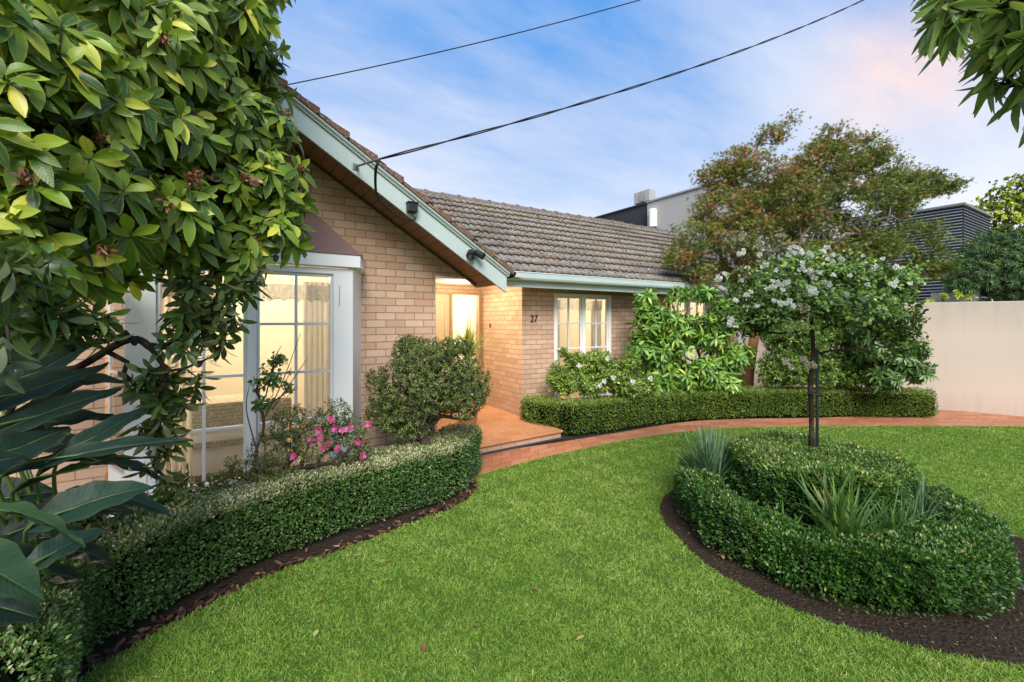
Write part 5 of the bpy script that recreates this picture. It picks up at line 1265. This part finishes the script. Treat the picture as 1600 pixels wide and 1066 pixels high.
# ---- white standard rose
D0 = 3.92; root = CC.copy(); root[2] = .0
t = thing('standard_rose', root, 'white flowering standard rose with umbrella crown on one bare stem in the round bed', 'rose tree')
R_ = lambda px, py, dd=0: at(px, py, D0+dd)
B = []
for px, py, dd, rx, rz in [(1180,455,0,.28,.20),(1150,500,-.1,.16,.16),(1240,430,.1,.34,.20),(1300,430,.1,.34,.22),(1360,450,.1,.34,.22),(1410,440,.1,.20,.14),(1250,470,-.25,.32,.16),(1330,480,-.25,.34,.18),(1390,490,-.1,.26,.22),(1405,525,0,.16,.16),(1200,490,-.2,.24,.12),(1260,410,.2,.26,.10),(1330,425,.3,.3,.14),(1175,500,0,.18,.16),(1280,450,.5,.5,.18),(1435,545,.1,.10,.10)]:
    B.append((R_(px, py, dd), (rx, rx, rz)))
tp = list(catmull([root, R_(1268,640)+[0,0,0], R_(1270,580), R_(1268,540), R_(1268,505)], 4))
T, _ = blob_pts(B, 1900, .4); T = T[T[:, 2] > 1.45]
N_, par, tips = grow(tp, list(T), .07, .10, .3, .05)
branch_mesh('branch', t, M['bark_dark'], N_[len(tp)-1:], np.where(par[len(tp)-1:] >= len(tp)-1, par[len(tp)-1:]-(len(tp)-1), -1), tips-(len(tp)-1), .0013, .34, 5, .012)
MB().tube(catmull([root, R_(1268,650), R_(1266,600), R_(1271,560), R_(1268,505)], 6), [.0235-.0002*i+.0025*math.sin(i*2.1)+.002*math.sin(i*5) for i in range(25)], 10).build('trunk', M['bark_dark'], t, smooth=True)
m_ro = leaf_mat('standard_rose_leaf', [(0, C(.020,.052,.010)), (.4, C(.070,.135,.022)), (.75, C(.150,.230,.036)), (.95, C(.22,.31,.05)), (1, C(.42,.42,.08))], trans=.25, rough=.33, spec=.5)
dirs = outward(T, B, .2); P, D, Nn = whorl(T, dirs, 8, 1.0); n = len(P)
leaves('foliage', t, m_ro, P+rdir(n)*.02, D, Nn, .030+.016*RNG.random(n), .023, T_FLAT, np.clip(rcol(n, .46, .2)+(P[:, 2]-2.0)*.35, 0, 1), bend=.15*RNG.random(n))
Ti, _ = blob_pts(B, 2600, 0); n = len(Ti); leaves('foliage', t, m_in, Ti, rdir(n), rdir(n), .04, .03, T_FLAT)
# long arching new shoots
m = MB(); LP = []; LD = []
for q in ([(1300,440,-.2),(1245,445,-.3),(1215,415,-.4),(1185,408,-.4)], [(1320,430,-.2),(1290,398,-.2),(1262,385,-.2)], [(1255,510,-.3),(1200,498,-.45),(1150,508,-.5)], [(1285,470,-.3),(1262,500,-.45),(1280,525,-.4),(1278,545,-.3)], [(1370,470,-.2),(1400,435,-.3),(1430,400,-.2)], [(1330,430,0),(1340,400,0),(1335,380,0)], [(1230,440,-.1),(1190,425,-.2),(1160,420,-.2),(1135,432,-.2)], [(1380,440,.1),(1420,425,.1),(1450,410,.1)], [(1360,500,-.2),(1410,470,-.2),(1425,480,-.2)]):
    pts = catmull([R_(*a) for a in q], 8); m.tube(pts, list(np.linspace(.005, .0018, len(pts))), 5, False)
    for p in pts[4::2]: LP += [p]*3; LD += [RNG.normal(0, 1, 3)+[0,0,.2] for _ in range(3)]
m.build('shoots', paint('green_shoot', C(.15,.25,.06), .5, .1), t, smooth=True)
leaves('young_leaves', t, m_rs, np.array(LP), np.array(LD), rdir(len(LP)), .03, .018, T_FLAT, rcol(len(LP), .8, .15))
m_fade = leaf_mat('faded_petal', [(0, C(.35,.24,.17)), (.5, C(.60,.50,.42)), (1, C(.78,.72,.66))], trans=.3, rough=.7)
CL = [(1124,437,7,1),(1132,426,4,1),(1166,418,3,1),(1172,460,4,1),(1195,412,8,1),(1205,447,7,1),(1214,442,5,1),(1230,441,6,1),(1148,507,7,1),(1140,500,5,1),(1146,470,3,1),(1235,394,7,1),(1252,393,9,1),(1262,400,8,1),(1290,387,6,1),(1283,395,4,1),(1255,417,8,1),(1265,425,8,1),(1272,430,5,1),(1270,450,6,1),(1273,460,6,1),(1290,445,4,1),(1248,480,6,0),(1235,472,6,.6),(1226,473,5,.8),(1258,482,6,0),(1237,514,5,1),(1316,407,4,1),(1348,406,3,1),(1370,417,3,1),(1400,418,4,1),(1394,445,6,1),(1256,558,7,0),(1262,566,7,0),(1228,567,5,.2),(1236,572,4,.4),(1270,572,5,0),(1301,399,3,1),(1185,398,3,1),(1240,386,3,1),(1276,437,5,.4),(1160,395,3,1),(1155,396,3,1)]
CL = [(a_, b_, max(2, int(c_*.75)), d_) for a_, b_, c_, d_ in CL]+[(1218,402,1,1),(1305,412,1,1),(1330,425,1,1),(1300,430,1,1),(1205,470,1,1),(1225,455,1,1),(1355,440,1,1),(1380,400,1,1),(1160,440,1,1),(1185,480,1,1),(1320,460,1,1),(1420,440,1,1),(1210,425,1,1),(1292,405,1,1)]
for px, py, k_, wt in CL:
    ray = at(px, py, 1.0)-np.array([0,0,EYE]); Ds = D0-.42 if py < 530 else D0-.12
    sd = (T-np.array([0,0,EYE]))@FW; dist = np.linalg.norm(T-np.array([0,0,EYE])-sd[:, None]*ray, axis=1); cnd = sd[dist < .07]
    Dc = (cnd.min()-.03) if len(cnd) and py < 530 else D0-.06
    A_, B_2, C_2 = [], [], []
    for j in range(k_):
        p = at(px, py, Dc)+RNG.normal(0, .009+.0016*k_, 3); a, b, c = rosette(t, p, .02, 9, None); A_.append(a); B_2.append(b); C_2.append(c)
    A_ = np.concatenate(A_); n = len(A_)
    leaves('flower_cluster', t, m_wf if wt > .5 else m_fade, A_, np.concatenate(B_2), np.concatenate(C_2), .0215, .020, T_FLAT, rcol(n, .7 if wt else .4, .2), smooth=True)
st = thing('garden_stake', R_(1276,640)*[1,1,0], 'slim dark green stake tied beside the bare stem of the standard rose', 'stake')
MB().tube([R_(1277,640)*[1,1,0]+[0,0,.02], R_(1277,545)], .013, 8).build('post', paint('stake_green', C(.012,.03,.02), .5, .2), st)
m = MB(); pc = R_(1272,615)
m.tube([pc+[.055*math.cos(a), .055*math.sin(a), 0] for a in np.linspace(0, 2*PI, 14)], .006, 6, False); m.build('tie', M['black'], st)

# ---- Japanese maple
root = np.array([9.15, 5.25, 0.0])
t = thing('maple_tree', root, 'broad japanese maple with reddish green lacy leaves rising behind the wing roof', 'tree')
Dm = 9.6
B = []
for px, py, dd, rx, rz in [(1130,330,0,.75,.5),(1085,375,-.4,.55,.45),(1180,270,0,.65,.5),(1200,215,.2,.30,.22),(1235,190,.2,.16,.18),(1150,250,0,.35,.35),(1240,320,0,.9,.7),(1290,260,.2,.75,.55),(1300,215,.3,.45,.25),(1345,240,.2,.55,.40),(1350,320,0,.85,.6),(1400,300,.2,.65,.45),(1440,290,.3,.5,.28),(1480,290,.3,.36,.18),(1420,370,0,.65,.35),(1460,400,.1,.40,.25),(1485,375,.3,.30,.12),(1340,390,-.2,.8,.4),(1230,400,-.2,.8,.35),(1060,400,-.7,.30,.25),(1100,430,-.6,.35,.2),(1500,285,.3,.18,.10),(1380,260,.6,.5,.35),(1250,300,1.2,.9,.7),(1440,420,.1,.5,.2),(1150,370,0,.7,.5),(1120,280,.2,.45,.35),(1160,420,.3,.6,.3),(1280,370,.5,.9,.6),(1200,320,.6,.8,.6)]:
    B.append((at(px, py, Dm+dd), (rx, rx, rz)))
T, _ = blob_pts(B, 2300, .5)
bs = [root, root+[.02,.0,.55], root+[.12,-.02,1.1], root+[.35,.0,1.7]]
N_, par, tips = grow([np.array(b) for b in catmull(bs, 4)], list(T), .16, .10, .30, .06)
branch_mesh('branch', t, M['bark_pale'], N_, par, tips, .0048, .345, 6, .07)
MB().tube(catmull([root-[0,0,.05], root+[.02,0,.55], root+[.12,-.02,1.1], root+[.35,0,1.7]], 5), list(np.linspace(.125, .085, 16)), 14).build('trunk', M['bark_warm_lit'], t, smooth=True)
m_ma = leaf_mat('maple_leaf', [(0, C(.035,.065,.012)), (.3, C(.09,.13,.026)), (.55, C(.17,.19,.04)), (.7, C(.24,.14,.05)), (.86, C(.28,.085,.05)), (1, C(.40,.16,.09))], trans=.3, rough=.5, spec=.3)
dirs = outward(T, B, .3)
n = len(T)*23; ix = np.minimum((len(T)*RNG.random(n)**1.25).astype(int), len(T)-1); tipc = RNG.normal(0, .16, len(T)); P = T[ix]+RNG.normal(0, .092, (n, 3))*[1,1,.6]
lft = 1-np.clip((depth_lat(P)[1]-4.2)/4.5, 0, 1); rr = np.clip(RNG.normal(.29, .14, n)+tipc[ix]+.27*lft+.12*(P[:, 2]-4)/2+.10*lump(P, 2, 4), 0, 1)
bare = lump(P, 1.6, 6) > .62; P = P[~bare]; rr = rr[~bare]; n = len(P)
leaves('foliage', t, m_ma, P, rdir(n)+[0,0,-.5], rdir(n)*.6+[0,0,1], .058+.034*RNG.random(n), .058, T_MAPLE, rr, bend=.2*RNG.random(n))
# ---- trees beyond
m_far = leaf_mat('far_yellow_leaf', [(0, C(.14,.19,.015)), (.5, C(.36,.42,.04)), (1, C(.55,.55,.09))], trans=.35, rough=.6)
root = at(1600,470,30)*[1,1,0]
B = [(at(1600,310,30), (2.6,2.6,1.8)), (at(1560,345,30), (1.8,1.8,1.3)), (at(1620,370,30), (2.4,2.4,1.8)), (at(1650,290,31), (2.5,2.5,2)), (at(1575,320,31), (1.5,1.5,1.3)),(at(1640,430,30),(3,3,2)),(at(1590,420,30),(2.4,2.4,1.6))]
shrub('tree', 'yellow green tree standing far behind the corrugated house at the right edge', root, B, 900, m_far, .22, .15, T_SMALL, 14, 1.2, .8, .02, 'bark', .6, 'tree', inner=1500, expo=.5, brname='trunk')
m_wat = leaf_mat('wattle_leaf', [(0, C(.02,.055,.018)), (.5, C(.05,.115,.035)), (1, C(.11,.19,.06))], trans=.3, rough=.6)
root = at(1570,470,17)*[1,1,0]
B = [(at(1560,420,17), (1.5,1.5,.9)), (at(1520,430,16.5), (.8,.8,.7)), (at(1600,400,17.5), (1.6,1.6,1.1)), (at(1570,380,17.5), (1.2,1.2,.7)), (at(1650,420,17), (1.6,1.6,1.2)), (at(1600,450,16.5), (1.6,1.2,.8)), (at(1500,440,16.5),(.5,.5,.5)),(at(1530,390,17),(.6,.6,.35))]
shrub('tree', 'soft feathery dark green tree just behind the cream garden wall', root, B, 1500, m_wat, .17, .035, T_SMALL, 20, 1.0, .4, .012, 'bark', .5, 'tree', inner=2500, expo=.48, brname='trunk', bend=.4)
root = np.array([11.75, 4.3, 1.2])
B = [(at(1455,470,9.6), (.15,.12,.05)), (at(1475,463,9.6), (.12,.1,.10)), (at(1495,460,9.6), (.14,.1,.09)), (at(1515,464,9.6), (.10,.1,.05))]
shrub('vine', 'yellow green vine tips poking over the top of the cream garden wall', at(1475,500,9.6), B, 34, m_far, .07, .05, T_FLAT, 5, 1.0, .06, .003, 'bark', .2)

# ---- overhanging branch, upper right
m_pit = leaf_mat('overhang_leaf', [(0, C(.04,.09,.02)), (.4, C(.10,.18,.035)), (.8, C(.20,.29,.06)), (1, C(.38,.26,.11))], vein=C(.32,.42,.13), edge=(C(.45,.50,.22), .8), rough=.38, trans=.35, under=C(.15,.23,.06), veinw=.09)
root = fr(1.3, 3.9); root[2] = 0
B = []
for px, py, D, r in [(1500,-20,2.0,.16),(1560,20,2.0,.20),(1530,60,2.0,.12),(1600,60,1.95,.20),(1640,110,1.9,.18),(1480,30,2.0,.10),(1580,100,1.95,.12),(1640,10,1.9,.25),(1600,150,1.9,.05),(1460,50,2.0,.05),(1615,175,1.9,.06),(1560,-60,2.0,.25)]:
    B.append((at(px, py, D), r))
trunk = catmull([root, root+[.0,.1,1.6], root+[-.1,.2,2.6], at(1700,-30,1.8)], 6)
shrub('overhanging_tree', 'leafy branch with pale edged wavy leaves hanging into the upper right corner', root, B, 130, m_pit, .120, .033, T_LEAF, 7, .75, .08, .0035, 'bark_dark', .3, 'tree', up=-.7, bend=.3, smooth=True, trunkpts=list(trunk), rmax=.06)
# ================================================================ SKY, SUN, CAMERA
W = bpy.data.worlds.new('World'); sc.world = W; W.use_nodes = True; nt = W.node_tree; nt.nodes.clear()
class WN(NT):
    def __init__(s): s.t = nt
k = WN(); outw = k.n('ShaderNodeOutputWorld'); bg = k.n('ShaderNodeBackground')
sky = k.n('ShaderNodeTexSky', sky_type='NISHITA', sun_disc=False); sky.sun_elevation = rad(SUN_EL); sky.sun_rotation = rad(SUN_ROT); sky.dust_density = .6; sky.ozone_density = 1.6; sky.air_density = 1.0
tc = k.n('ShaderNodeTexCoord').outputs['Generated']; sep = k.n('ShaderNodeSeparateXYZ'); k.set(sep, 0, tc)
zc = k.math('MAXIMUM', sep.outputs[2], 0.0); den = k.math('ADD', zc, .16)
cm = k.n('ShaderNodeCombineXYZ'); k.set(cm, 0, k.math('DIVIDE', sep.outputs[0], den)); k.set(cm, 1, k.math('DIVIDE', sep.outputs[1], den)); cm.inputs[2].default_value = 3.3
mp = k.n('ShaderNodeMapping'); k.link(cm.outputs[0], mp.inputs[0]); mp.inputs['Rotation'].default_value = (0, 0, rad(58)); mp.inputs['Scale'].default_value = (.55, 1.5, 1)
n1 = k.noise(1.0, mp.outputs[0], 7, .58); n2 = k.noise(4.2, mp.outputs[0], 5, .6)
cl = k.math('ADD', n1, k.math('MULTIPLY', k.math('SUBTRACT', n2, .5), .18))
low = k.math('SUBTRACT', 1, k.math('MULTIPLY', zc, 1.9), clamp=True)          # more cloud toward the horizon
fac = k.math('MULTIPLY', k.math('SUBTRACT', k.math('ADD', cl, k.math('MULTIPLY', low, .26)), .46, clamp=True), 2.4, clamp=True)
gd = norm(FW+.90*RT+np.array([0,0,.58])); warm = k.math('MULTIPLY_ADD', k.n('ShaderNodeVectorMath', operation='DOT_PRODUCT', i_0=tc, i_1=tuple(gd)).outputs['Value'], 1.0, 0, clamp=True)
glow = k.math('POWER', warm, 230.0)
ccol = k.mix(k.math('POWER', warm, 20.0), SKYC['cloud'], SKYC['cloud_warm'])
blue = k.mix(k.math('POWER', low, 1.15), SKYC['zenith'], SKYC['horizon'])
hsv = k.mix(SKYC['mixn'], k.n('ShaderNodeMix', data_type='RGBA', blend_type='MULTIPLY', i_0=1.0, i_6=sky.outputs[0], i_7=SKYC['tint']).outputs[2], blue)
c = k.mix(k.math('MULTIPLY', fac, .62), hsv, ccol)
c = k.mix(k.math('MULTIPLY', k.math('MULTIPLY', glow, .8), k.math('MULTIPLY_ADD', n2, 1.3, -.05, clamp=True)), c, SKYC['glow'])
k.set(bg, 0, c); bg.inputs[1].default_value = SKY_ST; k.link(bg.outputs[0], outw.inputs[0])
sn = bpy.data.lights.new('sun', 'SUN'); sn.energy = SUN_E; sn.angle = rad(SUN_ANG); sn.color = SUN_COL
so_ = bpy.data.objects.new('sun', sn); COL.objects.link(so_)
# direction toward the sun; the Sky Texture measures its rotation clockwise from +Y
el, az = rad(SUN_EL), rad(SUN_ROT); dv_ = Vector((math.sin(az)*math.cos(el), math.cos(az)*math.cos(el), math.sin(el)))
so_.rotation_euler = dv_.to_track_quat('Z', 'Y').to_euler(); so_.location = (0, -5, 12)
cam = bpy.data.cameras.new('camera'); co_ = bpy.data.objects.new('camera', cam); COL.objects.link(co_); sc.camera = co_
cam.sensor_width = 36; cam.lens = 36*FOC/1600; cam.shift_y = -(533-501)/1600; cam.clip_start = .05; cam.clip_end = 3000
co_.location = (0, 0, EYE); co_.rotation_euler = (rad(90), 0, -math.atan2(FW[0], FW[1]))
sc.view_settings.view_transform = 'Standard'; sc.view_settings.look = 'None'; sc.view_settings.exposure = 0
sc.render.engine = 'CYCLES'; sc.cycles.use_denoising = True; sc.cycles.max_bounces = 7; sc.cycles.diffuse_bounces = 3; sc.cycles.transparent_max_bounces = 12
sc.cycles.caustics_reflective = False; sc.cycles.caustics_refractive = False; sc.cycles.sample_clamp_indirect = 6
